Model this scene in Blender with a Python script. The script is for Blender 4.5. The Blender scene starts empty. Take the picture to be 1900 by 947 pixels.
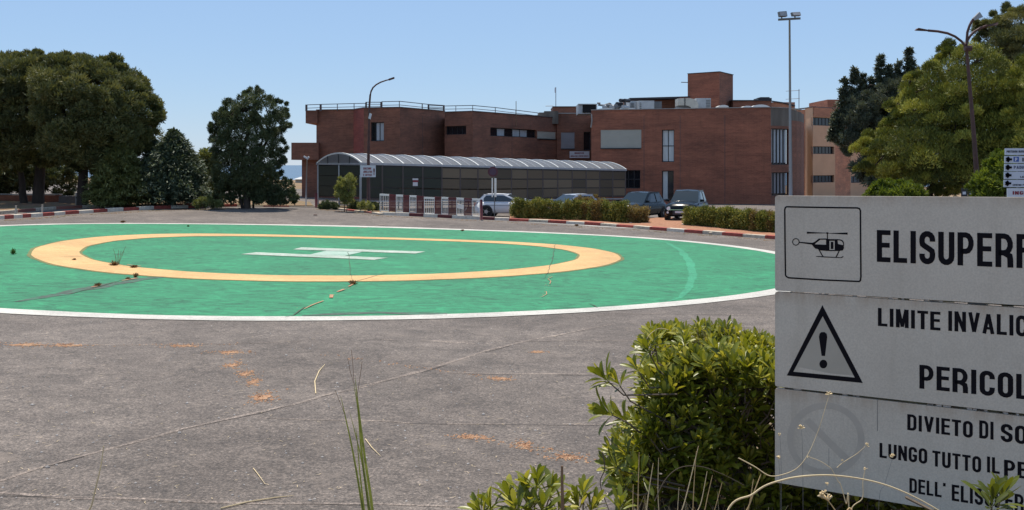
import bpy, math, random
import numpy as np
from mathutils import Vector, Matrix
random.seed(7); RNG = np.random.default_rng(7)
S = bpy.context.scene
COL = S.collection
R = math.radians

# ------------------------------------------------------------------ camera
F, HV, EYE = 1900.0, 305.0, 2.8          # focal length and horizon row in photo pixels, eye height in metres
cam_d = bpy.data.cameras.new('camera'); cam = bpy.data.objects.new('camera', cam_d); COL.objects.link(cam)
cam.location = (0, 0, EYE); cam.rotation_euler = (R(90), 0, 0)
cam_d.sensor_width = 36; cam_d.lens = 36; cam_d.shift_y = -(473.5 - HV) / 1900
cam_d.clip_start = 0.1; cam_d.clip_end = 90000
S.camera = cam
S.render.resolution_x = 1024; S.render.resolution_y = 510

# ------------------------------------------------------------------ sky, sun, exposure
SUN_EL, SUN_AZ = 69, -12                 # degrees; azimuth clockwise from straight ahead
w = bpy.data.worlds.new("World"); S.world = w; w.use_nodes = True
nt = w.node_tree; bg = nt.nodes['Background']
sky = nt.nodes.new('ShaderNodeTexSky'); sky.sky_type = 'NISHITA'; sky.sun_disc = False
sky.sun_elevation = R(SUN_EL); sky.sun_rotation = R(SUN_AZ)
sky.altitude = 0; sky.air_density = 1.0; sky.dust_density = 0.0; sky.ozone_density = 5.0
tint = nt.nodes.new('ShaderNodeMix'); tint.data_type = 'RGBA'; tint.inputs[0].default_value = .68      # even summer haze over the whole dome
tint.inputs[7].default_value = (2.38, 3.52, 5.42, 1); nt.links.new(sky.outputs[0], tint.inputs[6])
nt.links.new(tint.outputs[2], bg.inputs[0]); bg.inputs[1].default_value = 0.125
sun_d = bpy.data.lights.new('sun', 'SUN'); sun_d.energy = 4.8; sun_d.angle = R(0.5); sun_d.color = (1, .92, .79)
sun = bpy.data.objects.new('sun', sun_d); COL.objects.link(sun)
sdir = Vector((math.sin(R(SUN_AZ)) * math.cos(R(SUN_EL)), math.cos(R(SUN_AZ)) * math.cos(R(SUN_EL)), math.sin(R(SUN_EL))))
sun.rotation_euler = sdir.to_track_quat('Z', 'Y').to_euler(); sun.location = (0, 0, 60)
S.view_settings.view_transform = 'Standard'; S.view_settings.look = 'None'
S.view_settings.exposure = 0.18; S.view_settings.gamma = 1

# ------------------------------------------------------------------ terrain height
CX, CY, RY, RW, RI = -5.81, 34.54, 9.42, 15.99, 8.08
def plane0(x, y):
    return -0.0228 * np.clip(x, -60, 60) - 0.0081 * np.minimum(y, 50)
def _constraints():
    pts = []
    far = [(0,417.6),(219.6,413.5),(400,415.5),(663,425.5),(900,430.3),(1048,435),(1244,446.7),(1436,467.5)]
    near = [(0,585),(400,596.6),(663,597),(900,593),(990,590),(1211,569),(1436,550)]
    yf = [(209,439.6),(400,436),(558,439.5),(729,442),(900,447),(950,449.6)]
    yn = [(233,511),(400,522.5),(650,525),(900,517)]
    for L, Rr, s in ((far, RW, 1), (near, RW, -1), (yf, RY, 1), (yn, RY, -1)):
        for u, v in L:
            k = (u - 950) / F; A = k*k + 1; B = -2*(k*CX + CY); C = CX*CX + CY*CY - Rr*Rr
            D = B*B - 4*A*C
            if D <= 0: continue
            y = (-B + s*math.sqrt(D)) / (2*A); x = k*y
            pts.append((x, y, EYE + (HV - v)/F*y))
    for u, v, y in [(705,393,58),(895,404,57),(1200,421,52),(1435,440,46),(940,409,57),(1270,409,58),(1180,406,62),(930,405.5,64.5),(880,406,62),(0,406,50),(150,395,56),
                    (350,382,64),(590,384,66),(570,379,77),(700,380,75),(1000,384,76),(1200,380,86),(1430,378,84),(1700,366,60)]:
        pts.append(((u-950)/F*y, y, EYE + (HV - v)/F*y))
    return np.array(pts)
_P = _constraints(); _SG = 8.0
_K = np.exp(-((_P[:,None,:2] - _P[None,:,:2])**2).sum(-1) / (2*_SG*_SG))
_Wt = np.linalg.solve(_K + 0.25*np.eye(len(_P)), _P[:,2] - plane0(_P[:,0], _P[:,1]))
def Z(x, y):
    x = np.asarray(x, float); y = np.asarray(y, float)
    z = plane0(x, y)
    d2 = (x[..., None] - _P[:,0])**2 + (y[..., None] - _P[:,1])**2
    z = z + (np.exp(-d2/(2*_SG*_SG)) * _Wt).sum(-1)
    return z
def G(u, v):                              # photo pixel -> point on the terrain
    y = 30.0
    k = (u - 950)/F; t = (HV - v)/F
    for _ in range(60):
        z = float(Z(k*y, y)); y += 0.7*((z - EYE)/t - y)
    return Vector((k*y, y, float(Z(k*y, y))))
def P(u, v, d): return Vector(((u - 950)/F*d, d, EYE + (HV - v)/F*d))
def gz(x, y): return float(Z(x, y))

# ------------------------------------------------------------------ materials
def nodes(m): return m.node_tree.nodes, m.node_tree.links
def mat(name, col, rough=.7, metal=0, var=0.0, scale=3.0, bump=0.0, bscale=40.0, col2=None, spec=None, trans=0, coord='Object', stretch=None, coat=0):
    m = bpy.data.materials.new(name); m.use_nodes = True; n, l = nodes(m)
    b = n['Principled BSDF']; b.inputs['Base Color'].default_value = (*col, 1)
    b.inputs['Roughness'].default_value = rough; b.inputs['Metallic'].default_value = metal
    if spec is not None: b.inputs['Specular IOR Level'].default_value = spec
    if coat: b.inputs['Coat Weight'].default_value = coat
    tc = n.new('ShaderNodeTexCoord'); mp = n.new('ShaderNodeMapping'); l.new(tc.outputs[coord], mp.inputs[0])
    if stretch: mp.inputs['Scale'].default_value = stretch
    if var or col2:
        nz = n.new('ShaderNodeTexNoise'); nz.inputs['Scale'].default_value = scale; nz.inputs['Detail'].default_value = 8; nz.inputs['Roughness'].default_value = .65
        l.new(mp.outputs[0], nz.inputs[0])
        r = n.new('ShaderNodeValToRGB'); l.new(nz.outputs[0], r.inputs[0])
        c2 = col2 or tuple(c*(1+var) for c in col); c1 = tuple(c*(1-var) for c in col) if not col2 else col
        r.color_ramp.elements[0].position = .35; r.color_ramp.elements[1].position = .68
        r.color_ramp.elements[0].color = (*c1, 1); r.color_ramp.elements[1].color = (*c2, 1)
        l.new(r.outputs[0], b.inputs['Base Color'])
    if bump:
        nb = n.new('ShaderNodeTexNoise'); nb.inputs['Scale'].default_value = bscale; nb.inputs['Detail'].default_value = 6
        l.new(mp.outputs[0], nb.inputs[0])
        bp = n.new('ShaderNodeBump'); bp.inputs['Strength'].default_value = bump; bp.inputs['Distance'].default_value = .02
        l.new(nb.outputs[0], bp.inputs['Height']); l.new(bp.outputs[0], b.inputs['Normal'])
    return m
def ramp(n, l, src, stops):
    r = n.new('ShaderNodeValToRGB'); l.new(src, r.inputs[0])
    e = r.color_ramp.elements
    while len(e) < len(stops): e.new(.5)
    for i, (p, c) in enumerate(stops):
        e[i].position = p; e[i].color = (*c, 1) if len(c) == 3 else c
    return r.outputs[0]
def noise(n, l, vec, sc, det=6, ro=.6, dist=0):
    z = n.new('ShaderNodeTexNoise'); z.inputs['Scale'].default_value = sc; z.inputs['Detail'].default_value = det
    z.inputs['Roughness'].default_value = ro; z.inputs['Distortion'].default_value = dist; l.new(vec, z.inputs[0]); return z.outputs[0]
def mix(n, l, f, a, b, mode='MIX'):
    x = n.new('ShaderNodeMix'); x.data_type = 'RGBA'; x.blend_type = mode
    for s, v in ((x.inputs[0], f), (x.inputs[6], a), (x.inputs[7], b)):
        if hasattr(v, 'links'): l.new(v, s)
        else: s.default_value = v if isinstance(v, (float, int)) else (*v, 1)
    return x.outputs[2]
def surf_mat(name, fn, rough=.85, bump=.3, dist=.01):
    m = bpy.data.materials.new(name); m.use_nodes = True; n, l = nodes(m); b = n['Principled BSDF']
    tc = n.new('ShaderNodeTexCoord')
    c, h = fn(n, l, tc.outputs['Object'])
    l.new(c, b.inputs['Base Color']); b.inputs['Roughness'].default_value = rough
    if h is not None:
        bp = n.new('ShaderNodeBump'); bp.inputs['Strength'].default_value = bump; bp.inputs['Distance'].default_value = dist
        l.new(h, bp.inputs['Height']); l.new(bp.outputs[0], b.inputs['Normal'])
    return m
def scaled(n, l, vec, s, rot=0):
    mp = n.new('ShaderNodeMapping'); mp.inputs['Scale'].default_value = s; mp.inputs['Rotation'].default_value = (0, 0, rot); l.new(vec, mp.inputs[0]); return mp.outputs[0]
def f_asphalt(n, l, v):
    big = ramp(n, l, noise(n, l, v, .22, 6, .6), [(.34, (.101,.085,.076)), (.5, (.131,.112,.101)), (.66, (.168,.145,.131))])
    med = ramp(n, l, noise(n, l, v, 1.6, 8, .72, .6), [(.34, (.70,.69,.69)), (.66, (1.26,1.24,1.22))])
    fine = ramp(n, l, noise(n, l, v, 38, 4, .8), [(.35, (.36,.36,.37)), (.5, (.90,.89,.88)), (.61, (1.48,1.45,1.40)), (.71, (2.8,2.7,2.55))])
    mid = ramp(n, l, noise(n, l, v, 13, 5, .8), [(.34, (.66,.65,.64)), (.66, (1.38,1.37,1.35))])
    fine = mix(n, l, 1.0, fine, mid, 'MULTIPLY')
    st = ramp(n, l, noise(n, l, scaled(n, l, v, (.5, 5, 1), .25), 1.0, 5, .6), [(.3, (.93,.93,.93)), (.7, (1.06,1.06,1.05))])
    c = mix(n, l, 1.0, big, med, 'MULTIPLY'); c = mix(n, l, 1.0, c, fine, 'MULTIPLY'); c = mix(n, l, 1.0, c, st, 'MULTIPLY')
    br = ramp(n, l, noise(n, l, v, .9, 7, .75), [(.58, (0,0,0)), (.72, (1,1,1))])
    c = mix(n, l, br, c, (.20,.162,.135))
    return c, noise(n, l, v, 60, 4, .7)
M = {}
M['asphalt'] = surf_mat('asphalt', f_asphalt, .86, .8, .012)
def f_paint(base, light, wearc, thr=(.60, .74), grime=(.5,.5,.5), ang=.15):
    def f(n, l, v):
        s1 = noise(n, l, scaled(n, l, v, (.9, 1.5, 1), ang), 1.5, 9, .72, 2.2)
        c = ramp(n, l, s1, [(.36, base), (.63, light)])
        b2 = ramp(n, l, noise(n, l, v, .45, 6, .6), [(.3, (.8,.8,.8)), (.7, (1.12,1.12,1.12))])
        c = mix(n, l, 1.0, c, b2, 'MULTIPLY')
        g = ramp(n, l, noise(n, l, v, 26, 4, .8), [(.35, (.74,.74,.74)), (.65, (1.2,1.2,1.2))])
        c = mix(n, l, 1.0, c, g, 'MULTIPLY')
        wr = ramp(n, l, noise(n, l, scaled(n, l, v, (1, 3, 1), ang), 2.6, 9, .78, .5), [(thr[0], (0,0,0)), (thr[1], (1,1,1))])
        c = mix(n, l, wr, c, wearc)
        return c, noise(n, l, v, 45, 4, .7)
    return f
M['green'] = surf_mat('green_paint', f_paint((.003,.115,.052), (.017,.268,.115), (.045,.28,.14), (.56,.80)), .8, .5)
M['green_light'] = surf_mat('green_paint_light', f_paint((.012,.20,.098), (.035,.32,.165), (.12,.30,.2), (.6,.8)), .8, .5)
M['yellow'] = surf_mat('yellow_paint', f_paint((.55,.315,.120), (.65,.41,.175), (.40,.22,.11), (.58,.76)), .8, .4)
M['brown_edge'] = surf_mat('brown_paint_edge', f_paint((.10,.16,.05), (.22,.17,.06), (.07,.17,.08), (.5,.7)), .9, .4)
M['white'] = surf_mat('white_road_paint', f_paint((.46,.44,.40), (.58,.555,.505), (.27,.245,.22), (.58,.74)), .8, .4)
M['white_h'] = surf_mat('worn_letter_paint', f_paint((.38,.42,.37), (.54,.56,.50), (.06,.25,.13), (.46, .66)), .8, .4)
M['white_faded'] = surf_mat('faded_white_paint', f_paint((.26,.42,.33), (.44,.52,.46), (.09,.27,.18), (.52,.72)), .8, .4)
M['seam_light'] = surf_mat('pale_seam', f_paint((.17,.147,.130), (.225,.197,.176), (.145,.125,.112), (.42,.6)), .9, .6)
M['crack'] = mat('dark_crack', (.07,.06,.054), .95, var=.4, scale=9)
M['pad_crack'] = mat('pad_crack_dirt', (.03,.11,.065), .95, col2=(.10,.075,.05), scale=5)
M['patch'] = surf_mat('grey_patch', f_paint((.05,.075,.058), (.085,.115,.09), (.03,.20,.11), (.50,.62)), .9, .6)
M['soil'] = surf_mat('dry_soil', lambda n, l, v: (mix(n, l, ramp(n, l, noise(n, l, v, .5, 8, .7), [(.4,(0,0,0)),(.62,(1,1,1))]),
            ramp(n, l, noise(n, l, v, 6, 8, .75), [(.3, (.16,.085,.045)), (.7, (.36,.21,.12))]), (.16,.13,.06)), noise(n, l, v, 12, 8, .8)), .97, 1, .05)
M['redsoil'] = surf_mat('orange_soil', lambda n, l, v: (ramp(n, l, noise(n, l, v, 5, 8, .8), [(.3, (.20,.095,.05)), (.5, (.36,.17,.095)), (.72, (.50,.27,.16))]), noise(n, l, v, 12, 8, .8)), .97, 1, .05)
M['straw_ground'] = surf_mat('straw_ground', lambda n, l, v: (ramp(n, l, noise(n, l, v, 14, 8, .8), [(.3, (.09,.058,.032)), (.5, (.24,.175,.105)), (.7, (.42,.33,.22))]), noise(n, l, v, 40, 8, .8)), .97, 1, .02)
M['sea'] = mat('sea_water', (.02,.06,.11), .25, var=.2, scale=.01)
M['hill'] = mat('far_land', (.12,.13,.07), .95, var=.4, scale=.004)
def f_brick(c1, c2, dirt):
    def mk(name):
        m = bpy.data.materials.new(name); m.use_nodes = True; n, l = nodes(m); b = n['Principled BSDF']
        tc = n.new('ShaderNodeTexCoord'); uv = tc.outputs['UV']
        bt = n.new('ShaderNodeTexBrick'); l.new(uv, bt.inputs[0])
        bt.inputs['Scale'].default_value = 1; bt.inputs['Brick Width'].default_value = .26; bt.inputs['Row Height'].default_value = .072
        bt.inputs['Mortar Size'].default_value = .007; bt.inputs['Color1'].default_value = (*c1, 1); bt.inputs['Color2'].default_value = (*c2, 1)
        bt.inputs['Mortar'].default_value = (c1[0]*1.3, c1[1]*1.7, c1[2]*1.8, 1)
        big = ramp(n, l, noise(n, l, scaled(n, l, uv, (.25, .8, 1)), 1.0, 8, .7), [(.32, (.62,.64,.66)), (.68, (1.3,1.24,1.17))])
        rows = ramp(n, l, noise(n, l, scaled(n, l, uv, (.5, 7, 1)), 1.0, 4, .7), [(.3, (.82,.82,.82)), (.7, (1.16,1.14,1.12))])
        c = mix(n, l, 1.0, bt.outputs[0], big, 'MULTIPLY'); c = mix(n, l, 1.0, c, rows, 'MULTIPLY')
        stv = ramp(n, l, noise(n, l, scaled(n, l, uv, (2.2, .18, 1)), 1.0, 6, .7), [(.52, (0,0,0)), (.75, (.55,.55,.55))])
        c = mix(n, l, stv, c, dirt)
        l.new(c, b.inputs['Base Color']); b.inputs['Roughness'].default_value = .9
        bp = n.new('ShaderNodeBump'); bp.inputs['Strength'].default_value = .4; bp.inputs['Distance'].default_value = .01
        l.new(bt.outputs['Fac'], bp.inputs['Height']); bp.invert = True; l.new(bp.outputs[0], b.inputs['Normal'])
        return m
    return mk
M['brick'] = f_brick((.245,.098,.062), (.175,.070,.045), (.14,.078,.05))('brown_brick')
M['brick_red'] = f_brick((.335,.118,.070), (.25,.086,.053), (.20,.09,.055))('red_brick')
M['brick_tan'] = f_brick((.50,.21,.125), (.41,.17,.10), (.3,.14,.09))('tan_brick')
M['pink'] = mat('pink_render', (.62,.37,.225), .9, var=.07, scale=.5)
M['concrete'] = mat('raw_concrete', (.155,.13,.105), .9, var=.3, scale=.8, stretch=(2, 2, .3))
M['coping'] = mat('roof_coping', (.34,.31,.28), .8, var=.3, scale=1)
M['roof'] = mat('roof_membrane', (.22,.21,.2), .9, var=.3, scale=1)
M['dark'] = mat('dark_metal', (.022,.02,.023), .5)
M['rail'] = mat('railing_metal', (.10,.075,.07), .6, .0)
M['glassdark'] = mat('dark_glass', (.012,.014,.018), .08, spec=.6)
M['curtain'] = mat('pale_curtain', (.42,.45,.47), .85, var=.12, scale=2, stretch=(6, 6, .5))
M['curtainw'] = mat('white_curtain', (.66,.68,.66), .85, var=.12, scale=2, stretch=(6, 6, .5))
M['shutter'] = mat('cream_shutter', (.44,.41,.34), .7, var=.06, scale=1)
M['shutter_grey'] = mat('grey_shutter', (.27,.26,.27), .7, var=.08, scale=1)
M['galv'] = mat('galvanised_steel', (.42,.43,.45), .5, .4, var=.1, scale=2)
M['galv_dark'] = mat('dull_steel', (.17,.17,.17), .55, .3, var=.2, scale=2)
M['hvac'] = mat('hvac_metal', (.46,.47,.47), .55, .1, var=.12, scale=2)
M['hvac_cream'] = mat('hvac_cream', (.55,.51,.43), .6, .1, var=.12, scale=2)
M['blackhole'] = mat('vent_black', (.008,.008,.009), .9)
M['cap'] = mat('white_cap', (.72,.71,.68), .7)
M['rust'] = mat('rusty_lamp_paint', (.085,.035,.028), .65, var=.3, scale=3)
M['lampgrey'] = mat('lamp_grey', (.30,.30,.31), .5, .2)
M['postred'] = mat('bollard_red', (.115,.014,.018), .55, var=.25, scale=6)
M['whitep'] = mat('white_enamel', (.84,.79,.71), .5, var=.08, scale=4)
M['redp'] = mat('dark_red_enamel', (.12,.014,.016), .5, var=.25, scale=4)
M['kred'] = mat('kerb_red_paint', (.36,.075,.055), .85, var=.35, scale=5, bump=.6, bscale=25)
M['kredold'] = mat('kerb_worn_red_paint', (.33,.085,.06), .9, col2=(.22,.13,.10), scale=4, bump=.6, bscale=25)
M['kwhite'] = mat('kerb_white_paint', (.70,.61,.50), .85, var=.2, scale=6, bump=.6, bscale=25)
M['kwhiteold'] = mat('kerb_worn_white_paint', (.66,.56,.44), .9, col2=(.32,.26,.19), scale=5, bump=.6, bscale=25)
M['board'] = None
M['black'] = mat('black_print', (.007,.006,.009), .7, spec=.12)
M['signred'] = mat('dark_red_print', (.22,.018,.03), .6)
M['signblue'] = mat('blue_print', (.03,.09,.33), .5)
M['signwhite'] = mat('sign_white', (.62,.62,.65), .6, var=.05, scale=3)
M['bark'] = mat('pine_bark', (.055,.038,.028), .95, var=.5, scale=3, bump=1, bscale=8, stretch=(1, 1, .3))
M['twig'] = mat('grey_twig', (.10,.075,.052), .9, var=.3, scale=10)
M['stone'] = mat('pale_pebble', (.42,.39,.36), .9, var=.4, scale=20)
M['dry'] = mat('dry_straw', (.60,.42,.20), .8, var=.3, scale=12)
M['drypale'] = mat('pale_dry_stem', (.70,.55,.32), .8, var=.15, scale=12)
M['drybrown'] = mat('brown_dry_stem', (.22,.13,.07), .8, var=.3, scale=12)
M['tuft'] = mat('orange_dead_moss', (.36,.175,.09), .95, col2=(.52,.33,.20), scale=14, bump=1, bscale=40)
def f_canopy():
    m = bpy.data.materials.new('canopy_polycarbonate'); m.use_nodes = True; n, l = nodes(m); b = n['Principled BSDF']
    b.inputs['Base Color'].default_value = (.20,.205,.215,1); b.inputs['Roughness'].default_value = .4; b.inputs['Transmission Weight'].default_value = .25
    b.inputs['Alpha'].default_value = .8
    return m
M['poly'] = f_canopy()
def glassy(name, col, alpha, rough=.12):
    m = bpy.data.materials.new(name); m.use_nodes = True; b = m.node_tree.nodes['Principled BSDF']
    b.inputs['Base Color'].default_value = (*col, 1); b.inputs['Roughness'].default_value = rough; b.inputs['Alpha'].default_value = alpha; b.inputs['Specular IOR Level'].default_value = .2
    return m
M['smoke'] = glassy('smoked_panel', (.05,.056,.045), .86, .3)
M['smoke_brown'] = glassy('brown_smoked_panel', (.150,.112,.075), .96, .5)
M['smoke_dark'] = glassy('dull_smoked_panel', (.105,.082,.058), .93, .5)
M['smoke_tan'] = glassy('tan_smoked_panel', (.19,.145,.098), .96, .55)
M['backwall'] = mat('shelter_back_wall', (.085,.075,.062), .8, var=.15, scale=1)
def carpaint(name, col, rough=.28, metal=.2):
    return mat(name, col, rough, metal, spec=.15, coat=.06)
M['car_white'] = carpaint('white_car_paint', (.62,.63,.65), .3, 0)
M['car_black'] = carpaint('black_car_paint', (.006,.009,.012), .22, 0)
M['car_teal'] = carpaint('dark_blue_car_paint', (.008,.013,.018), .22, 0)
M['car_silver'] = carpaint('silver_car_paint', (.42,.45,.5), .3, .5)
M['carglass'] = mat('car_glass', (.012,.02,.026), .04, spec=.9)
M['windscreen'] = mat('car_windscreen', (.018,.028,.036), .03, spec=.4)
M['tyre'] = mat('tyre_rubber', (.015,.015,.015), .9)
M['rim'] = mat('alloy_rim', (.45,.46,.48), .35, .8)
M['chrome'] = mat('chrome', (.7,.71,.72), .15, 1)
M['lens'] = mat('headlight_lens', (.8,.82,.83), .3)
def leafmat(name, dark, mid, light, transl=.25, rough=.6, spec=.35):
    m = bpy.data.materials.new(name); m.use_nodes = True; n, l = nodes(m); b = n['Principled BSDF']
    at = n.new('ShaderNodeAttribute'); at.attribute_name = 'tone'
    c = ramp(n, l, at.outputs['Fac'], [(0, dark), (.5, mid), (1, light)])
    l.new(c, b.inputs['Base Color']); b.inputs['Roughness'].default_value = rough; b.inputs['Specular IOR Level'].default_value = spec
    tr = n.new('ShaderNodeBsdfTranslucent'); l.new(mix(n, l, 1.0, c, (1.3,1.25,.6), 'MULTIPLY'), tr.inputs[0])
    mx = n.new('ShaderNodeMixShader'); mx.inputs[0].default_value = transl
    out = n['Material Output']; l.new(b.outputs[0], mx.inputs[1]); l.new(tr.outputs[0], mx.inputs[2]); l.new(mx.outputs[0], out.inputs[0])
    return m
M['pine'] = leafmat('stone_pine_needles', (.060,.070,.028), (.130,.138,.050), (.24,.225,.085), .2)
M['pine2'] = leafmat('dark_pine_needles', (.036,.050,.026), (.075,.096,.044), (.13,.15,.07), .15)
M['aleppo'] = leafmat('aleppo_pine_needles', (.075,.090,.020), (.185,.195,.034), (.42,.40,.075), .12)
M['cedar'] = leafmat('cedar_needles', (.045,.064,.042), (.088,.116,.072), (.14,.17,.10), .15)
M['cypress'] = leafmat('cypress_needles', (.055,.065,.048), (.105,.12,.085), (.18,.195,.13), .15)
M['olivec'] = leafmat('olive_conifer', (0.085, 0.098, 0.036), (0.163, 0.179, 0.062), (0.26, 0.273, 0.104))
M['hedge'] = leafmat('hedge_leaves', (.055,.072,.013), (.155,.175,.032), (.42,.38,.10), .2)
M['hedge_dry'] = leafmat('dry_hedge_leaves', (.12,.075,.03), (.21,.15,.055), (.34,.27,.10), .3)
M['oleander'] = leafmat('oleander_leaves', (0.096, 0.108, 0.036), (0.228, 0.24, 0.072), (0.456, 0.432, 0.168), .3)
M['lime'] = leafmat('bright_shrub_leaves', (.05,.075,.01), (.12,.16,.02), (.21,.25,.04), .35)
M['weed'] = leafmat('weed_leaves', (.04,.08,.02), (.07,.13,.03), (.12,.2,.05))
M['weeddry'] = leafmat('dry_weed', (.10,.05,.03), (.18,.10,.055), (.30,.2,.1))
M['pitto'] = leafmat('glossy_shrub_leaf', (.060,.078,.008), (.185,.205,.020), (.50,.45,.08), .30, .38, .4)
M['sedge'] = leafmat('sedge_blade', (.10,.12,.025), (.21,.24,.055), (.40,.38,.13), .3, .45, .4)

def f_board():
    m = bpy.data.materials.new('weathered_white_board'); m.use_nodes = True; n, l = nodes(m); b = n['Principled BSDF']
    tc = n.new('ShaderNodeTexCoord'); v = tc.outputs['Object']
    c = ramp(n, l, noise(n, l, v, 1.6, 8, .7), [(.3, (.53,.475,.395)), (.7, (.64,.58,.485))])
    g = ramp(n, l, noise(n, l, v, 160, 3, .6), [(.35, (.90,.90,.90)), (.65, (1.06,1.06,1.06))])
    c = mix(n, l, 1.0, c, g, 'MULTIPLY')
    sp = noise(n, l, v, 22, 6, .8)
    c = mix(n, l, ramp(n, l, sp, [(.66, (0,0,0)), (.8, (.5,.5,.5))]), c, (.28,.25,.2))
    st = ramp(n, l, noise(n, l, scaled(n, l, v, (6, 6, .6)), 2.0, 6, .7), [(.52, (0,0,0)), (.78, (.42,.42,.42))])
    c = mix(n, l, st, c, (.36,.31,.24))
    uv = n.new('ShaderNodeSeparateXYZ'); l.new(tc.outputs['Generated'], uv.inputs[0])
    edge = ramp(n, l, uv.outputs[2], [(.86, (0,0,0)), (1.0, (.55,.55,.55))])
    c = mix(n, l, mix(n, l, 1.0, edge, ramp(n, l, noise(n, l, scaled(n, l, v, (3, 3, .3)), 5, 6, .7), [(.35,(0,0,0)),(.6,(1,1,1))]), 'MULTIPLY'), c, (.33,.22,.13))
    l.new(c, b.inputs['Base Color']); b.inputs['Roughness'].default_value = .5
    return m
M['board'] = f_board()

# ------------------------------------------------------------------ builders
class MB:
    def __init__(s): s.v = []; s.f = []; s.uv = []; s.mi = []
    def quad(s, a, b, c, d, uv=None, mi=0):
        i = len(s.v); s.v += [tuple(a), tuple(b), tuple(c), tuple(d)]; s.f.append((i, i+1, i+2, i+3)); s.uv.append(uv); s.mi.append(mi)
    def poly(s, pts, mi=0, uv=None):
        i = len(s.v); s.v += [tuple(p) for p in pts]; s.f.append(tuple(range(i, i+len(pts)))); s.uv.append(uv); s.mi.append(mi)
    def hexa(s, p, mi=0):                 # 8 points: bottom 4 ccw, top 4 ccw
        i = len(s.v); s.v += [tuple(q) for q in p]
        for f in ((3,2,1,0),(4,5,6,7),(0,1,5,4),(1,2,6,5),(2,3,7,6),(3,0,4,7)):
            s.f.append(tuple(i+k for k in f)); s.uv.append(None); s.mi.append(mi)
    def box(s, x0, y0, z0, x1, y1, z1, mi=0):
        s.hexa([(x0,y0,z0),(x1,y0,z0),(x1,y1,z0),(x0,y1,z0),(x0,y0,z1),(x1,y0,z1),(x1,y1,z1),(x0,y1,z1)], mi)
    def obox(s, c, ax, ay, az, mi=0):     # centre and three half-axis vectors
        c, ax, ay, az = map(Vector, (c, ax, ay, az))
        s.hexa([c-ax-ay-az, c+ax-ay-az, c+ax+ay-az, c-ax+ay-az, c-ax-ay+az, c+ax-ay+az, c+ax+ay+az, c-ax+ay+az], mi)
    def bar(s, a, b, w, h=None, mi=0, up=(0,0,1)):
        a, b = Vector(a), Vector(b); d = b - a; h = h or w
        if d.length < 1e-6: return
        u = Vector(up)
        if abs(d.normalized().dot(u)) > .98: u = Vector((0, 1, 0))
        sx = d.cross(u).normalized()*w/2; sy = sx.cross(d).normalized()*h/2
        s.obox((a+b)/2, d/2, sx, sy, mi)
    def tube(s, pts, radii, n=8, mi=0, cap=True):
        pts = [Vector(p) for p in pts]
        if not hasattr(radii, '__len__'): radii = [radii]*len(pts)
        i0 = len(s.v); ref = Vector((0.3, 0.1, 1)) if abs((pts[-1]-pts[0]).normalized().z) < .9 else Vector((1, .2, 0))
        for k, p in enumerate(pts):
            t = (pts[min(k+1, len(pts)-1)] - pts[max(k-1, 0)]).normalized()
            a = t.cross(ref).normalized(); b = t.cross(a)
            for j in range(n):
                th = 2*math.pi*j/n; q = p + (a*math.cos(th) + b*math.sin(th))*radii[k]; s.v.append(tuple(q))
        for k in range(len(pts)-1):
            for j in range(n):
                a0 = i0+k*n+j; a1 = i0+k*n+(j+1) % n
                s.f.append((a0, a1, a1+n, a0+n)); s.uv.append(None); s.mi.append(mi)
        if cap:
            s.f.append(tuple(i0+j for j in range(n))); s.uv.append(None); s.mi.append(mi)
            s.f.append(tuple(i0+(len(pts)-1)*n+j for j in reversed(range(n)))); s.uv.append(None); s.mi.append(mi)
    def build(s, name, m, parent=None, smooth=False, org=None, kind=None):
        me = bpy.data.meshes.new(name)
        o0 = Vector(org) if org is not None else (Vector(parent['wl']) if parent is not None and 'wl' in parent else Vector((0,0,0)))
        me.from_pydata([(x-o0.x, y-o0.y, z-o0.z) for x, y, z in s.v], [], s.f)
        for mm in (m if isinstance(m, (list, tuple)) else [m]): me.materials.append(mm)
        if any(s.mi): me.polygons.foreach_set('material_index', s.mi)
        if any(u is not None for u in s.uv):
            L = me.uv_layers.new(name='uv'); k = 0; data = []
            for f, u in zip(s.f, s.uv):
                data += [c for q in (u if u is not None else [(0, 0)]*len(f)) for c in q]
            L.data.foreach_set('uv', data)
        if smooth: me.polygons.foreach_set('use_smooth', [True]*len(me.polygons))
        o = bpy.data.objects.new(name, me); COL.objects.link(o)
        if parent is not None:
            o.parent = parent
        elif org is not None: o.location = org
        WL[o.name] = tuple(o0)
        if org is not None or (parent is not None and 'wl' in parent): o['wl'] = tuple(o0)
        if kind: o['kind'] = kind
        return o
WL = {}
def tag(o, label=None, cat=None, group=None, kind=None):
    if label: o['label'] = label
    if cat: o['category'] = cat
    if group: o['group'] = group
    if kind: o['kind'] = kind
    return o
class Thing:
    pass
def thing(name, loc, label, cat, group=None, rz=0, wl=True):
    o = bpy.data.objects.new(name, None); COL.objects.link(o); o.location = loc; o.rotation_euler = (0, 0, rz); o.empty_display_size = .3
    if wl: o['wl'] = tuple(loc)
    tag(o, label, cat, group); return o
def sub(o, parent):                       # sub-parts share the world offset of their part
    o['wl'] = WL[o.name]; return o
def fin():
    for o in bpy.data.objects:
        if 'wl' in o: del o['wl']
def copy_tree(o, parent=None):
    c = o.copy(); COL.objects.link(c)
    if parent is not None: c.parent = parent
    for ch in o.children: copy_tree(ch, c)
    return c
def jitter_tone(me, tone):
    a = me.attributes.new('tone', 'FLOAT', 'FACE'); a.data.foreach_set('value', np.clip(tone, 0, 1).astype(np.float32))
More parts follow.
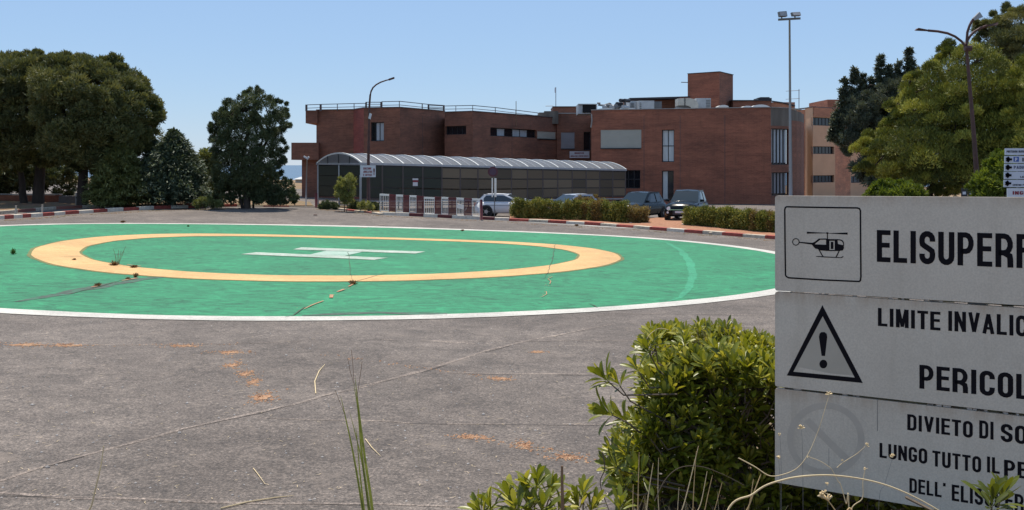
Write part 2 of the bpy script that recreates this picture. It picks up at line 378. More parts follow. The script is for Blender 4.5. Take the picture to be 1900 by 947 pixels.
def quads_mesh(name, V, m, tone=None, parent=None, kind=None, org=None, tri=False):
    """V: (n,4,3) array of quads (or (n,3,3) triangles)"""
    n, k = V.shape[0], V.shape[1]
    o0 = np.array(org if org is not None else (parent['wl'] if parent is not None and 'wl' in parent else (0, 0, 0)))
    me = bpy.data.meshes.new(name); me.vertices.add(n*k); me.vertices.foreach_set('co', (V - o0).reshape(-1).astype(np.float32))
    me.loops.add(n*k); me.loops.foreach_set('vertex_index', np.arange(n*k, dtype=np.int32))
    me.polygons.add(n); me.polygons.foreach_set('loop_start', np.arange(0, n*k, k, dtype=np.int32))
    me.update(calc_edges=True); me.materials.append(m)
    if tone is not None: jitter_tone(me, tone)
    o = bpy.data.objects.new(name, me); COL.objects.link(o)
    if parent is not None: o.parent = parent
    elif org is not None: o.location = org
    if kind: o['kind'] = kind
    WL[o.name] = tuple(o0)
    return o
def unit(a): return a/np.maximum(np.linalg.norm(a, axis=-1, keepdims=True), 1e-9)

# ------------------------------------------------------------------ ground, asphalt, pad
def axis(lo, hi, step, far):
    a = list(np.arange(lo, hi+1e-6, step)); g = step; x = hi
    while x < far: g *= 1.5; x += g; a.append(x)
    g = step; x = lo
    while x > -far: g *= 1.5; x -= g; a.insert(0, x)
    return np.array(a)
XS = axis(-60, 60, 1.0, 45000); YS = axis(-6, 110, 1.0, 45000)
def ground_z(X, Y):
    z = Z(X, Y)
    r = np.hypot(X, Y - 50)
    t = np.clip((r - 110)/400, 0, 1); t = t*t*(3-2*t)
    z = z*(1-t) - 52*t
    t2 = np.clip((r - 2500)/1500, 0, 1); return z - 20*t2
def grid_obj(name, xs, ys, off, m, kind='structure', zf=ground_z):
    X, Y = np.meshgrid(xs, ys); Zz = zf(X, Y) + off
    nx, ny = len(xs), len(ys)
    me = bpy.data.meshes.new(name)
    vs = np.stack([X, Y, Zz], -1).reshape(-1, 3)
    idx = np.arange(nx*ny).reshape(ny, nx)
    fs = np.stack([idx[:-1,:-1], idx[:-1,1:], idx[1:,1:], idx[1:,:-1]], -1).reshape(-1, 4)
    me.from_pydata(vs.tolist(), [], fs.tolist()); me.materials.append(m)
    me.polygons.foreach_set('use_smooth', [True]*len(me.polygons))
    o = bpy.data.objects.new(name, me); COL.objects.link(o); o['kind'] = kind; return o
grid_obj('ground', XS, YS, 0, M['soil'])
xa = np.arange(-60, 60.01, .5); ya = np.arange(-6, 110.01, .5)
grid_obj('asphalt_yard', xa, ya, .02, M['asphalt'])
M['seam_light'] = surf_mat('old_asphalt_seam', lambda n, l, v: ((lambda c, h: (mix(n, l, 1.0, c, (1.62, 1.60, 1.58), 'MULTIPLY'), h))(*f_asphalt(n, l, v))), .93, .8, .012)
sea = MB(); sea.quad((-60000,-60000,-60),(60000,-60000,-60),(60000,60000,-60),(-60000,60000,-60)); so = sea.build('sea', M['sea']); so['kind'] = 'structure'

def disc(name, r0, r1, off, m, n=160, a0=0, a1=2*math.pi, label=None, wob=0):
    k = max(1, int((r1-r0)/.9)); rr = np.linspace(r0, r1, k+1); th = np.linspace(a0, a1, n+1)
    X = CX + np.outer(rr, np.cos(th)); Y = CY + np.outer(rr, np.sin(th))
    if wob:
        w_ = wob*(np.sin(th*23+1)+np.sin(th*61)+np.sin(th*137+2))/3
        X[0] += w_*np.cos(th); Y[0] += w_*np.sin(th); X[-1] += -w_[::-1]*np.cos(th); Y[-1] += -w_[::-1]*np.sin(th)
    Zz = Z(X, Y) + off
    vs = np.stack([X, Y, Zz], -1).reshape(-1, 3); idx = np.arange((k+1)*(n+1)).reshape(k+1, n+1)
    fs = np.stack([idx[:-1,:-1], idx[1:,:-1], idx[1:,1:], idx[:-1,1:]], -1).reshape(-1, 4)
    me = bpy.data.meshes.new(name); me.from_pydata(vs.tolist(), [], fs.tolist()); me.materials.append(m)
    me.polygons.foreach_set('use_smooth', [True]*len(me.polygons))
    o = bpy.data.objects.new(name, me); COL.objects.link(o); o['kind'] = 'structure'
    return o
disc('helipad_green_paint', .01, RW-.25, .026, M['green'])
disc('helipad_white_ring', RW-.55, RW, .031, M['white'], wob=.02)
disc('yellow_ring_border', RI-.09, RY+.11, .031, M['brown_edge'], wob=.04)
disc('helipad_yellow_ring', RI, RY, .036, M['yellow'], wob=.02)
def flat_poly(name, pts, off, m, nsub=1, kind='structure'):
    mb = MB(); mb.poly([(p.x, p.y, gz(p.x, p.y)+off) for p in pts]); o = mb.build(name, m); o['kind'] = kind; return o
def gpts(L): return [G(*p) for p in L]
def strip_along(mb, L, width, off, n=14, wob=.0, taper=False, gap=0):
    """ribbon following photo points on the ground, width in metres"""
    g = gpts(L) if not isinstance(L[0], Vector) else L
    pts = []
    for a, b in zip(g[:-1], g[1:]):
        k = max(2, int((b-a).length/.5))
        pts += [a.lerp(b, t/k) for t in range(k)]
    pts.append(g[-1]); N = len(pts)
    prev = None
    for i, p in enumerate(pts):
        t = pts[min(i+1, N-1)] - pts[max(i-1, 0)]; t.z = 0; t.normalize(); nr = Vector((-t.y, t.x, 0))
        wv = width*(.7+.6*random.random()) if wob else width
        if taper: wv *= math.sin(math.pi*min(1, max(0.03, (i+.2)/N)))**.5
        sh = random.uniform(-wob, wob)
        a = p + nr*(wv/2+sh); b = p - nr*(wv/2-sh)
        a = (a.x, a.y, gz(a.x, a.y)+off); b = (b.x, b.y, gz(b.x, b.y)+off)
        if prev and random.random() >= gap: mb.quad(prev[0], prev[1], b, a)
        prev = (a, b)
# the H
for nm, L in (('helipad_letter_bar', [(543,465),(559,461),(789.5,469),(771,472.6)]), ('helipad_letter_bar', [(447,474),(476,470.3),(719.7,480.6),(694.7,484.4)])):
    flat_poly(nm, gpts(L)[::-1], .036, M['white_h'])
flat_poly('helipad_letter_crossbar', gpts([(610,466.2),(676,468.6),(634,478.3),(568,476)])[::-1], .034, M['white_faded'])
# old circle showing through the green
mb = MB(); strip_along(mb, [(1205,444),(1238,452),(1263,466),(1281,490),(1286,515),(1277,538),(1262,555),(1240,562)], .24, .030, wob=.01, taper=True)
mb.build('old_circle_trace', M['green_light'])['kind'] = 'structure'
# white line by the right kerb
mb = MB(); strip_along(mb, [(955,411.5),(1085,419.5),(1160,424),(1228,427.5)], .28, .03, wob=.01, taper=True); mb.build('road_line', M['white'])['kind'] = 'structure'
mb = MB(); strip_along(mb, [(663,425.2),(690,421.5),(718,417)], .18, .03, taper=True); strip_along(mb, [(0,420),(60,417.5),(110,416)], .01, .03); mb.build('faint_line', M['seam_light'])['kind'] = 'structure'
# seams in the asphalt
SE = [([(-60,912),(0,895),(160,850),(330,800),(480,770),(600,738),(780,692),(900,655),(990,632),(1140,603)], .13),
      ([(-60,917),(0,921),(250,930),(400,935),(560,938),(850,942)], .10), ([(480,778),(700,786),(830,790),(1150,791),(1260,791)], .09),
      ([(790,694),(950,697),(1120,698),(1250,700)], .10), ([(860,636),(990,635),(1190,634.5)], .07), ([(690,632),(780,634),(880,641)], .10),
      ([(-40,643),(120,643),(240,643),(460,640),(560,636)], .06), ([(1090,587),(1240,583),(1440,587)], .07)]
mb = MB(); mc = MB()
for L, wd in SE:
    strip_along(mb, L, wd*.62, .0225, wob=.045, taper=True, gap=.06)
    L2 = [(u, v+2.2) for u, v in L]; strip_along(mc, L2, wd*.13, .0235, wob=.03, taper=True, gap=.45)
mb.build('asphalt_seams', M['seam_light'])['kind'] = 'structure'
mc.build('asphalt_cracks', M['crack'])['kind'] = 'structure'
mb = MB(); strip_along(mb, [(30,563),(110,548),(180,536),(255,521),(310,516.5)], .42, .031, wob=.08, taper=True)
strip_along(mb, [(560,588),(700,584),(830,585)], .30, .031, wob=.08, taper=True)
mb.build('worn_asphalt_patch', M['patch'])['kind'] = 'structure'
mc = MB()
for L, wd in (([(644,463),(649,490),(652,523)], .035), ([(1010,520),(1018,505),(1026,480),(1030,455)], .04), ([(650,528),(680,520),(718,508)], .05), ([(528,592),(545,588),(566,573)], .06),
              ([(130,548),(180,536),(232,521)], .06), ([(110,478),(150,479)], .04), ([(1094,566),(1108,574)], .05)):
    strip_along(mc, L, wd*.55, .041, wob=.02, taper=True)
mc.build('pad_cracks', M['pad_crack'])['kind'] = 'structure'
mb = MB()
for L, wd in (([(560,577),(600,562),(640,540),(668,526)], .17), ([(225,524),(250,519)], .25), ([(165,536),(190,532)], .2), ([(1005,560),(1014,535),(1022,512)], .06), ([(205,491),(262,497)], .12)):
    strip_along(mb, L, wd*.4, .044, wob=.07, taper=True, gap=.45)
mb.build('dead_moss_on_pad', M['tuft'])['kind'] = 'stuff'

# foreground tufts of dead moss, each lying in a crack
def clump(name, u, v, wx, hy, hz, label, m=None, cat='moss', group=None):
    c = G(u, v); mb = MB(); n = 34; k1, k2 = random.uniform(0, 6), random.uniform(0, 6)
    def rad(t): return .70+.10*math.sin(2*t+k1)+.08*math.sin(5*t+k2)+random.uniform(-.12, .12)
    rr = [rad(2*math.pi*i/n) for i in range(n)]; rings = []
    for f, h in ((1, 0), (.82, .35), (.6, .7), (.35, .8), (.12, 1)):
        rings.append([])
        for i in range(n):
            t = 2*math.pi*i/n; r = rr[i]*f*random.uniform(.93, 1.07); x = c.x+wx/2*.9*r*math.cos(t); y = c.y+hy/2*.8*r*math.sin(t)
            rings[-1].append((x, y, gz(c.x, c.y)+.024+hz*h*random.uniform(.3, 1.2)*(0 if h == 0 else 1)))
    for a, b in zip(rings[:-1], rings[1:]):
        i0 = len(mb.v)
        mb.v += a+b
        for i in range(n): mb.f.append((i0+i, i0+(i+1) % n, i0+n+(i+1) % n, i0+n+i)); mb.uv.append(None); mb.mi.append(0)
    mb.poly(rings[-1])
    o = mb.build(name, m or M['tuft'], org=(c.x, c.y, c.z)); tag(o, label, cat, group or 'tufts of dead moss in the asphalt cracks'); return o
TUFTS = [(45,643,.75,.25,.04,'dry moss tuft at the far left of the long thin asphalt seam'), (125,644,.55,.2,.04,'second dry moss tuft from the left on the long thin seam'),
         (340,645,.45,.18,.03,'small dry moss tuft on the thin seam before it ends'), (425,657,.48,.22,.05,'oval orange moss tuft where the thin seam ends'),
         (432,681,.16,.3,.03,'topmost small orange tuft of the slanting crack'), (455,697,.2,.3,.04,'middle orange tuft of the slanting crack'),
         (470,712,.12,.25,.03,'tiny orange tuft low on the slanting crack'), (486,741,.28,.45,.05,'largest orange tuft at the lower end of the slanting crack'),
         (872,815,.3,.12,.03,'orange moss smear left of the brown upright stalk'), (975,830,.12,.2,.04,'small orange moss tuft up and left of the brown stalk'),
         (1052,853,.32,.16,.05,'rust orange moss tuft just above the brown stalk'), (998,656,.16,.1,.02,'faint moss speck below the white pad edge'), (930,706,.3,.15,.02,'faint brown moss speck in mid asphalt')]
for t in TUFTS: clump('moss_tuft', *t[:4], t[4]*.4, t[5])
# crumbs of dead moss round the tufts and along the cracks
mb = MB()
def crumbs(c, wx, hy, n):
    for k in range(n):
        x = c.x+random.gauss(0, wx*.45); y = c.y+random.gauss(0, hy*.6); s = random.uniform(.005, .02)*(1 if c.y < 28 else 2.5); z = gz(x, y)+.022; a = random.uniform(0, 3)
        q = [(x+s*math.cos(a+t*1.57)*random.uniform(.5,1.5), y+s*math.sin(a+t*1.57)*random.uniform(.5,1.5), z) for t in range(4)]
        for i in range(4): mb.poly([q[i], q[(i+1) % 4], (x, y, z+s*.6)])
for t in TUFTS: crumbs(G(t[0], t[1]), t[2]*.8, t[3]*.7, 110)
for L in ([(0,643),(460,641)], [(425,662),(490,745)], [(225,524),(140,545)], [(560,577),(668,526)], [(1005,560),(1022,512)], [(870,815),(1080,850)], [(600,660),(930,706)]):
    a, b = G(*L[0]), G(*L[1])
    for k in range(26): crumbs(a.lerp(b, random.random()), .12, .1, 3)
mb.build('moss_crumbs', M['tuft'])['kind'] = 'stuff'
mb = MB()
for L in ([(0,411),(130,401)], [(130,401),(290,392)], [(290,392),(440,388)], [(585,389),(704,402)], [(706,402),(944,413)], [(944,414),(1180,428)], [(1180,428),(1440,448)]):
    a, b = G(*L[0]), G(*L[1])
    for k in range(60): crumbs(a.lerp(b, random.random()), .5, .12, 3)
mb.build('kerb_litter', M['soil'])['kind'] = 'stuff'
# pebbles
mb = MB()
for k in range(420):
    u = random.uniform(0, 1250); v = random.uniform(600, 945)
    c = G(u, v); s = random.uniform(.006, .016)*(1.5 if random.random() < .08 else 1)
    a = random.uniform(0, 3); x, y, z = c.x, c.y, c.z+.02
    q = [(x+s*math.cos(a+t*1.57)*random.uniform(.7,1.3), y+s*math.sin(a+t*1.57)*random.uniform(.7,1.3), z+s*.3) for t in range(4)]
    for i in range(4):
        mb.poly([q[i], q[(i+1) % 4], (x, y, z+s)]); mb.poly([(q[i][0], q[i][1], z), (q[(i+1) % 4][0], q[(i+1) % 4][1], z), q[(i+1) % 4], q[i]])
mb.build('pebbles', M['stone'])['kind'] = 'stuff'
# straw litter on asphalt
mb = MB()
for k in range(380):
    c = G(random.uniform(0, 1250), random.uniform(600, 945)); a = random.uniform(0, 3.14); L = random.uniform(.02, .07)
    d = Vector((math.cos(a), math.sin(a), 0))*L; n_ = Vector((-d.y, d.x, 0)).normalized()*.0018
    p = Vector((c.x, c.y, c.z+.03)); b_ = d*.5+n_*random.uniform(-6, 6)
    mb.quad(p-n_, p+n_, p+b_+n_, p+b_-n_); mb.quad(p+b_-n_, p+b_+n_, p+d+n_, p+d-n_)
mb.build('straw_litter', M['drypale'])['kind'] = 'stuff'

# ------------------------------------------------------------------ kerbs
def stone_mesh(name, L, D, H, m):
    mb = MB(); b = .012
    mb.hexa([(-L/2,0,0),(L/2,0,0),(L/2,D,0),(-L/2,D,0),(-L/2,.0,H-b),(L/2,.0,H-b),(L/2,D,H-b),(-L/2,D,H-b)])
    mb.hexa([(-L/2,0,H-b),(L/2,0,H-b),(L/2,D,H-b),(-L/2,D,H-b),(-L/2+b,b,H),(L/2-b,b,H),(L/2-b,D-b,H),(-L/2+b,D-b,H)])
    me = bpy.data.meshes.new(name); me.from_pydata(mb.v, [], mb.f); me.materials.append(m); return me
def kerb(label_name, L, stone, H, D, pattern, lift=0):
    g = gpts(L) if not isinstance(L[0], Vector) else L
    base = g[0]; root = bpy.data.objects.new('kerb', None); COL.objects.link(root); root.location = base; root['kind'] = 'structure'; root['label'] = label_name
    cum = [0]
    for a, b in zip(g[:-1], g[1:]): cum.append(cum[-1] + (Vector((b.x-a.x, b.y-a.y)).length))
    def at(s):
        for i in range(len(cum)-1):
            if s <= cum[i+1] or i == len(cum)-2:
                t = (s-cum[i])/(cum[i+1]-cum[i]); p = g[i].lerp(g[i+1], t); return p
    n = max(1, int(cum[-1]/stone)); st = cum[-1]/n
    me = {c: stone_mesh('kerb_stone', st-.02, D, H+.15, M[c]) for c in set(pattern)}
    for i in range(n):
        a, b = at(i*st), at((i+1)*st); c = (a+b)/2
        o = bpy.data.objects.new('kerb_stone', me[pattern[i % len(pattern)]]); COL.objects.link(o); o.parent = root
        z = gz(c.x, c.y) + lift - .15 + random.uniform(-.012, .012)
        o.location = (c.x-base.x, c.y-base.y+random.uniform(-.015, .015), z-base.z)
        o.rotation_euler = (random.uniform(-.02, .02), -math.atan2(gz(b.x,b.y)-gz(a.x,a.y), st), math.atan2(b.y-a.y, b.x-a.x)+random.uniform(-.01, .01))
    return root
kerb('red and white kerb edging the hedge bed on the right', [(944,411),(1010,414),(1086,418),(1180,425),(1290,434),(1380,441),(1450,446),(1540,455)], 1.12, .17, .3, ['kred','kwhiteold','kred','kwhite','kred','kwhiteold'])
kerb('low pale kerb below the railing', [(706,399.5),(770,402.5),(830,405.5),(880,408),(944,410.5)], .8, .19, .3, ['kwhite','kwhite','redp','kwhite','redp'])
kerb('worn kerb curving from the red bollard to the railing', [(582,386),(600,387.5),(640,391.5),(680,396),(704,400)], 1.0, .11, .25, ['kwhiteold','kredold','kwhiteold','kwhiteold','kred'])
kerb('near red and white kerb in front of the pine trees', [(-60,413.5),(0,408.5),(60,404),(130,398.5),(200,394),(290,389),(380,386),(440,384.5)], 1.0, .20, .25, ['kred','kwhite'])
kerb('far rail-like kerb behind the near one', [(-60,404),(0,398.5),(60,393),(120,388.5),(200,386.2),(290,384),(370,383)], 1.6, .16, .16, ['kwhiteold','kredold'], .02)
kerb('broken kerb stones below the round pine', [(440,385),(500,385),(560,385.5),(584,386)], 1.3, .09, .25, ['kwhiteold','kredold','kwhiteold'])

# soil beds behind the kerbs
def bed(name, L, m, off, sub_=6):
    g = gpts(L); mb = MB(); mb.poly([(p.x, p.y, 0) for p in g])
    me = bpy.data.meshes.new(name); me.from_pydata(mb.v, [], mb.f)
    import bmesh
    bm = bmesh.new(); bm.from_mesh(me); bmesh.ops.triangulate(bm, faces=bm.faces[:])
    for _ in range(5):
        es = [e for e in bm.edges if e.calc_length() > 1.2]
        if not es: break
        bmesh.ops.subdivide_edges(bm, edges=es, cuts=1); bmesh.ops.triangulate(bm, faces=bm.faces[:])
    for v in bm.verts: v.co.z = gz(v.co.x, v.co.y) + off + random.uniform(0, .05)
    bm.to_mesh(me); bm.free(); me.materials.append(m); o = bpy.data.objects.new(name, me); COL.objects.link(o); o['kind'] = 'structure'; return o
bed('hedge_bed', [(946,409.5),(1086,416.5),(1180,423.5),(1290,432.5),(1380,439.5),(1450,444.5),(1540,453),(1640,444),(1430,418),(1290,410),(1200,406.5),(1090,404),(946,402)], M['redsoil'], .08)
bed('pine_bed', [(-80,403),(0,397),(60,392),(120,387.5),(200,385.4),(290,383.4),(370,382),(440,383),(560,384),(582,385),(575,377),(540,374),(400,371),(100,370),(-300,374)], M['soil'], .07)
bed('shelter_bed', [(586,385.5),(600,386.8),(640,390.8),(680,395),(704,398.5),(780,396),(700,384),(640,379),(590,378)], M['soil'], .06)

# stones and rubbish on the bed
def rock(name, u, v, s, label, m='kwhiteold', cat='stone', flat=.5):
    c = G(u, v); mb = MB(); n = 7
    ring = [[(c.x+s*r*math.cos(t*6.283/n+r)*random.uniform(.8,1.1), c.y+s*r*.7*math.sin(t*6.283/n+r), c.z+.05+s*flat*h) for t in range(n)] for r, h in ((1,0),(1,.5),(.6,.95))]
    for a, b in zip(ring[:-1], ring[1:]):
        for t in range(n): mb.quad(a[t], a[(t+1) % n], b[(t+1) % n], b[t])
    mb.poly(ring[-1]); o = mb.build(name, M[m], org=c); tag(o, label, cat); return o
rock('broken_stone', 1274, 421, .33, 'pale broken stone at the left foot of the right hedge')
rock('broken_stone', 1171, 417, .14, 'small white rubble piece under the right end of the long hedge', 'kwhite')
rock('broken_stone', 1325, 436, .25, 'flat grey stone lying against the right kerb')
rock('broken_stone', 585, 401.5, .12, 'small dark stone alone on the asphalt before the kerb', 'rust')

# ------------------------------------------------------------------ facades with real openings
def XY(u, d): return Vector(((u-950)/F*d, d))
class Wall:
    def __init__(s, A, B):
        s.A, s.B = A, B; s.t = (B-A).normalized(); s.L = (B-A).length; s.n = Vector((s.t.y, -s.t.x))   # n faces the camera side
        if s.n.dot(-((A+B)/2)) < 0: s.n = -s.n
    def s_of(s, u):
        k = (u-950)/F; den = s.t.x - k*s.t.y
        return (k*s.A.y - s.A.x)/den
    def z_of(s, u, v): return EYE + (HV-v)/F*(s.A.y + s.t.y*s.s_of(u))
    def w(s, a, z, out=0.0): return Vector((s.A.x+s.t.x*a+s.n.x*out, s.A.y+s.t.y*a+s.n.y*out, z))
def facade(parent, A, B, z0, z1, m, opens=(), depth=.22, name='wall', label=None):
    W = Wall(A, B); rects = []
    for o in opens:
        u0, v0, u1, v1 = o[:4]; a, b = W.s_of(u0), W.s_of(u1); um = (u0+u1)/2
        rects.append((max(.02, a), W.z_of(um, v1), min(W.L-.02, b), W.z_of(um, v0), o[4:]))
    ss = sorted({0, W.L, *[r[0] for r in rects], *[r[2] for r in rects]}); zs = sorted({z0, z1, *[r[1] for r in rects], *[r[3] for r in rects]})
    mb = MB()
    for a, b in zip(ss[:-1], ss[1:]):
        for c, d in zip(zs[:-1], zs[1:]):
            am, cm = (a+b)/2, (c+d)/2
            if any(r[0] < am < r[2] and r[1] < cm < r[3] for r in rects): continue
            mb.quad(W.w(a,c), W.w(b,c), W.w(b,d), W.w(a,d), uv=[(a,c),(b,c),(b,d),(a,d)])
    for r in rects:
        a, c, b, d = r[:4]
        for p, q in (((a,c),(b,c)), ((b,c),(b,d)), ((b,d),(a,d)), ((a,d),(a,c))):
            mb.quad(W.w(*p), W.w(*q), W.w(*q, -depth), W.w(*p, -depth), uv=[(p[0],p[1]),(q[0],q[1]),(q[0]+.2,q[1]),(p[0]+.2,p[1])])
    wo = mb.build(name, m, parent)
    if label: wo['label'] = label
    for r in rects: window(parent, W, r[:4], depth, *r[4])
    return W
def window(parent, W, r, depth, kind='dark', cols=2, rows=1, label=None, curt=()):
    """kind: dark | curtain | shutter | greyshutter | strips ; curt = column indices with a pale curtain"""
    a, c, b, d = r; fw = .07; e = -depth+.05
    if kind in ('shutter', 'greyshutter'):
        m = M['shutter'] if kind == 'shutter' else M['shutter_grey']
        mb = MB(); n = max(4, int((d-c)/.12)); hh = (d-c)/n; ex = -.04
        for i in range(n):
            z = c+i*hh
            mb.quad(W.w(a, z, ex), W.w(b, z, ex), W.w(b, z+hh*.8, ex+.012), W.w(a, z+hh*.8, ex+.012))
            mb.quad(W.w(a, z+hh*.8, ex+.012), W.w(b, z+hh*.8, ex+.012), W.w(b, z+hh, ex), W.w(a, z+hh, ex))
        f = mb.build('shutter', m, parent)
        g = MB(); g.obox(W.w((a+b)/2, c-.04, .03), W.w(b, 0)-W.w((a+b)/2, 0), Vector((W.n.x, W.n.y, 0))*.06, (0, 0, .04)); g.build('sill', M['dark'], f)
        return
    mb = MB(); nv = Vector((W.n.x, W.n.y, 0))*.03; tv = Vector((W.t.x, W.t.y, 0))
    def box(s0, z0, s1, z1): mb.obox(W.w((s0+s1)/2, (z0+z1)/2, e), tv*(s1-s0)/2, nv, (0, 0, (z1-z0)/2))
    box(a, c, b, c+fw); box(a, d-fw, b, d); box(a, c+fw, a+fw, d-fw); box(b-fw, c+fw, b, d-fw)
    cw = (b-a-fw*2)/cols; rh = (d-c-2*fw)/rows
    for i in range(1, cols): box(a+fw+i*cw-.03, c+fw, a+fw+i*cw+.03, d-fw)
    for j in range(1, rows): box(a+fw, c+fw+j*rh-.03, b-fw, c+fw+j*rh+.03)
    f = mb.build('window', M['dark'], parent)
    if label: f['label'] = label
    for i in range(cols):
        x0, x1 = a+fw+i*cw-(.03 if i == 0 else 0), a+fw+(i+1)*cw+(.03 if i == cols-1 else 0)
        if kind == 'strips': continue
        pm = M['curtainw'] if i in curt and kind == 'white' else M['curtain'] if i in curt else M['glassdark']
        g = MB(); z0_, z1_ = c+fw-.02, d-fw+.02; g.quad(W.w(x0, z0_, e-.01), W.w(x1, z0_, e-.01), W.w(x1, z1_, e-.01), W.w(x0, z1_, e-.01)); g.build('curtain' if i in curt else 'pane', pm, f)
    if kind == 'strips':
        g = MB(); g.quad(W.w(a+fw, c+fw, e-.08), W.w(b-fw, c+fw, e-.08), W.w(b-fw, d-fw, e-.08), W.w(a+fw, d-fw, e-.08)); g.build('pane', M['glassdark'], f)
        n = cols; cwid = (b-a-2*fw)/n
        for i in range(n):
            x0 = a+fw+i*cwid+cwid*.16; x1 = x0+cwid*.62; g = MB()
            g.hexa([W.w(x0, c+fw+.1, e-.02), W.w(x1, c+fw+.1, e-.02), W.w(x1, c+fw+.1, e-.05), W.w(x0, c+fw+.1, e-.05),
                    W.w(x0+.03, d-fw, e-.02), W.w(x1-.02, d-fw, e-.02), W.w(x1-.02, d-fw, e-.05), W.w(x0+.03, d-fw, e-.05)])
            g.build('curtain', M['curtain'] if label != 'lower' else M['shutter_grey'], f)
        if label == 'lower': del f['label']
def coping(parent, pts, z, wd=.34, h=.10, m='coping'):
    for A, B in zip(pts[:-1], pts[1:]):
        W = Wall(A, B); mb = MB()
        mb.obox(W.w(W.L/2, z+h/2, -wd/2+.07), Vector((W.t.x, W.t.y, 0))*(W.L/2+.0), Vector((W.n.x, W.n.y, 0))*wd/2, (0, 0, h/2)); mb.build('coping', M[m], parent)
def roofpoly(parent, pts, z, m='roof'):
    mb = MB(); mb.poly([(p.x, p.y, z) for p in pts]); mb.build('roof', M[m], parent)

zB = -1.2
H = thing('hospital_building', (*XY(1000, 95), -0.3), 'long brown brick hospital building behind the glazed walkway', 'building')
ZT = 7.43
# left block
a0, a1, a2, a3, a4 = XY(587, 88), XY(656, 87.1), XY(675, 84.6), XY(742, 83.8), XY(825, 89.8)
zc0 = EYE + (HV-229)/F*88
facade(H, a0, a1, zB, ZT, M['brick'])
facade(H, a1, a2, zB, ZT, f_brick((.30,.072,.052), (.23,.056,.042), (.17,.06,.045))('deep_red_brick'))
facade(H, a2, a3, zB, ZT, M['brick'], [(688,227,712.5,262.5,'curtain',3,1,None,(1,2))])
facade(H, a3, a4, zB, ZT, M['brick'])
back = XY(825, 104); bl = XY(587, 100)
facade(H, a4, back, zB, ZT, M['brick']); facade(H, bl, a0, zB, ZT, M['brick'])
roofpoly(H, [a0, a1, a2, a3, a4, back, bl], ZT-.35)
coping(H, [a0, a1, a2, a3, a4], ZT, .3, .07, 'rail')
def blk(parent, name, u0, u1, v0, v1, d, deep, m):
    mb = MB(); x0, x1 = XY(u0, d).x, XY(u1, d).x; z1 = EYE+(HV-v0)/F*d; z0 = EYE+(HV-v1)/F*d if v1 is not None else zB
    U = lambda a, b: [(a[0], a[1]), (b[0], a[1]), (b[0], b[1]), (a[0], b[1])]
    p = [(x0,d),(x1,d),(x1,d+deep),(x0,d+deep)]
    for i in range(4):
        q, r = p[i], p[(i+1) % 4]; l = abs(q[0]-r[0])+abs(q[1]-r[1])
        mb.quad((*q, z0), (*r, z0), (*r, z1), (*q, z1), uv=[(0, z0), (l, z0), (l, z1), (0, z1)])
    mb.quad((x0,d,z1),(x1,d,z1),(x1,d+deep,z1),(x0,d+deep,z1), uv=[(0,0)]*4); mb.quad((x0,d+deep,z0),(x1,d+deep,z0),(x1,d,z0),(x0,d,z0), uv=[(0,0)]*4)
    return mb.build(name, m, parent)
blk(H, 'overhang', 567, 589, 205, 229, 87.7, 6, M['brick'])
blk(H, 'overhang', 540.5, 591, 265, 297, 87.3, 7, M['brick'])
blk(H, 'wall', 560, 588.5, 296.5, None, 87.85, 7, M['brick'])
# middle block
b0, b1, b2 = XY(825, 86.9), XY(877, 85.3), XY(1033, 97.2); ZM = 7.2
facade(H, b0, b1, zB, ZM, M['brick'], [(822,234,865,250,'dark',4)], depth=.35)
facade(H, b1, b2, zB, ZM, M['brick'], [(910,239,996,254.5,'curtain',6,1,None,(1,3,4)), (997,244.5,1031,258,'shutter')], depth=.3)
b3 = XY(1033, 112)
roofpoly(H, [b0, b1, b2, b3, XY(825, 104)], ZM-.35); coping(H, [b0, b1, b2], ZM, .3, .06, 'rail')
# curved rooflet where middle and right blocks meet
mb = MB()
for i, (u0, u1, v) in enumerate(((991,1000,214),(1000,1010,209),(1010,1030,206.5),(1030,1036,206.5))):
    x0, x1 = XY(u0, 96.5).x, XY(u1, 96.5).x; mb.box(x0, 96.5-.02*i, ZM-.6, x1, 103, EYE+(HV-v)/F*96.5)
mb.build('roof_stair_cover', M['concrete'], H)
# recessed link
n0, n1 = XY(1033, 97.0), XY(1140, 97.0); ZN = EYE+(HV-211.5)/F*97
facade(H, n0, n1, zB, ZN, M['brick'], [(1041,246,1066,276,'greyshutter'), (1083,245,1096,279,'dark',1)], depth=.4)
coping(H, [n0, n1], ZN, .3, .09)
roofpoly(H, [n0, n1, XY(1140, 115), XY(1033, 115)], ZN-.3)
# right block
c0, c1 = XY(1097, 88.1), XY(1430, 83.8); ZR = EYE+(HV-205)/F*88.1
c_ = [c1, XY(1466, 85.2), XY(1478, 86.4), XY(1487, 88.2), XY(1492, 91)]
facade(H, c0, c1, zB, ZR, M['brick_red'], [(1114.5,241,1190,275,'shutter'), (1228,241,1251,301,'white',2,2,None,(0,1)), (1228,317,1250,372,'white',2,1,None,(0,)),
        (1153,316,1188,350,'curtain',3,2,None,())], depth=.3)
zs1 = EYE+(HV-234)/F*84.5; zs2 = EYE+(HV-306)/F*84.5; zs3 = EYE+(HV-319)/F*84.5
facade(H, c_[0], c_[1], zs1, ZR, M['concrete']); 
facade(H, c_[0], c_[1], zB, zs1, M['brick'], [(1431.5,239,1465,306,'strips',5), (1432,320,1465,363,'strips',5,1,'lower')], depth=.3)
for p, q in zip(c_[1:-1], c_[2:]):
    facade(H, p, q, zs1+.5, ZR-.08*(c_.index(p)), M['concrete']); facade(H, p, q, zB, zs1+.5, M['brick'])
e0 = XY(1492, 118); e1 = XY(1097, 118)
facade(H, c_[-1], e0, zB, ZR-.3, M['brick']); facade(H, c0, XY(1130, 108), zB, ZR, M['brick_red'])
roofpoly(H, [c0, *c_, e0, e1], ZR-.32)
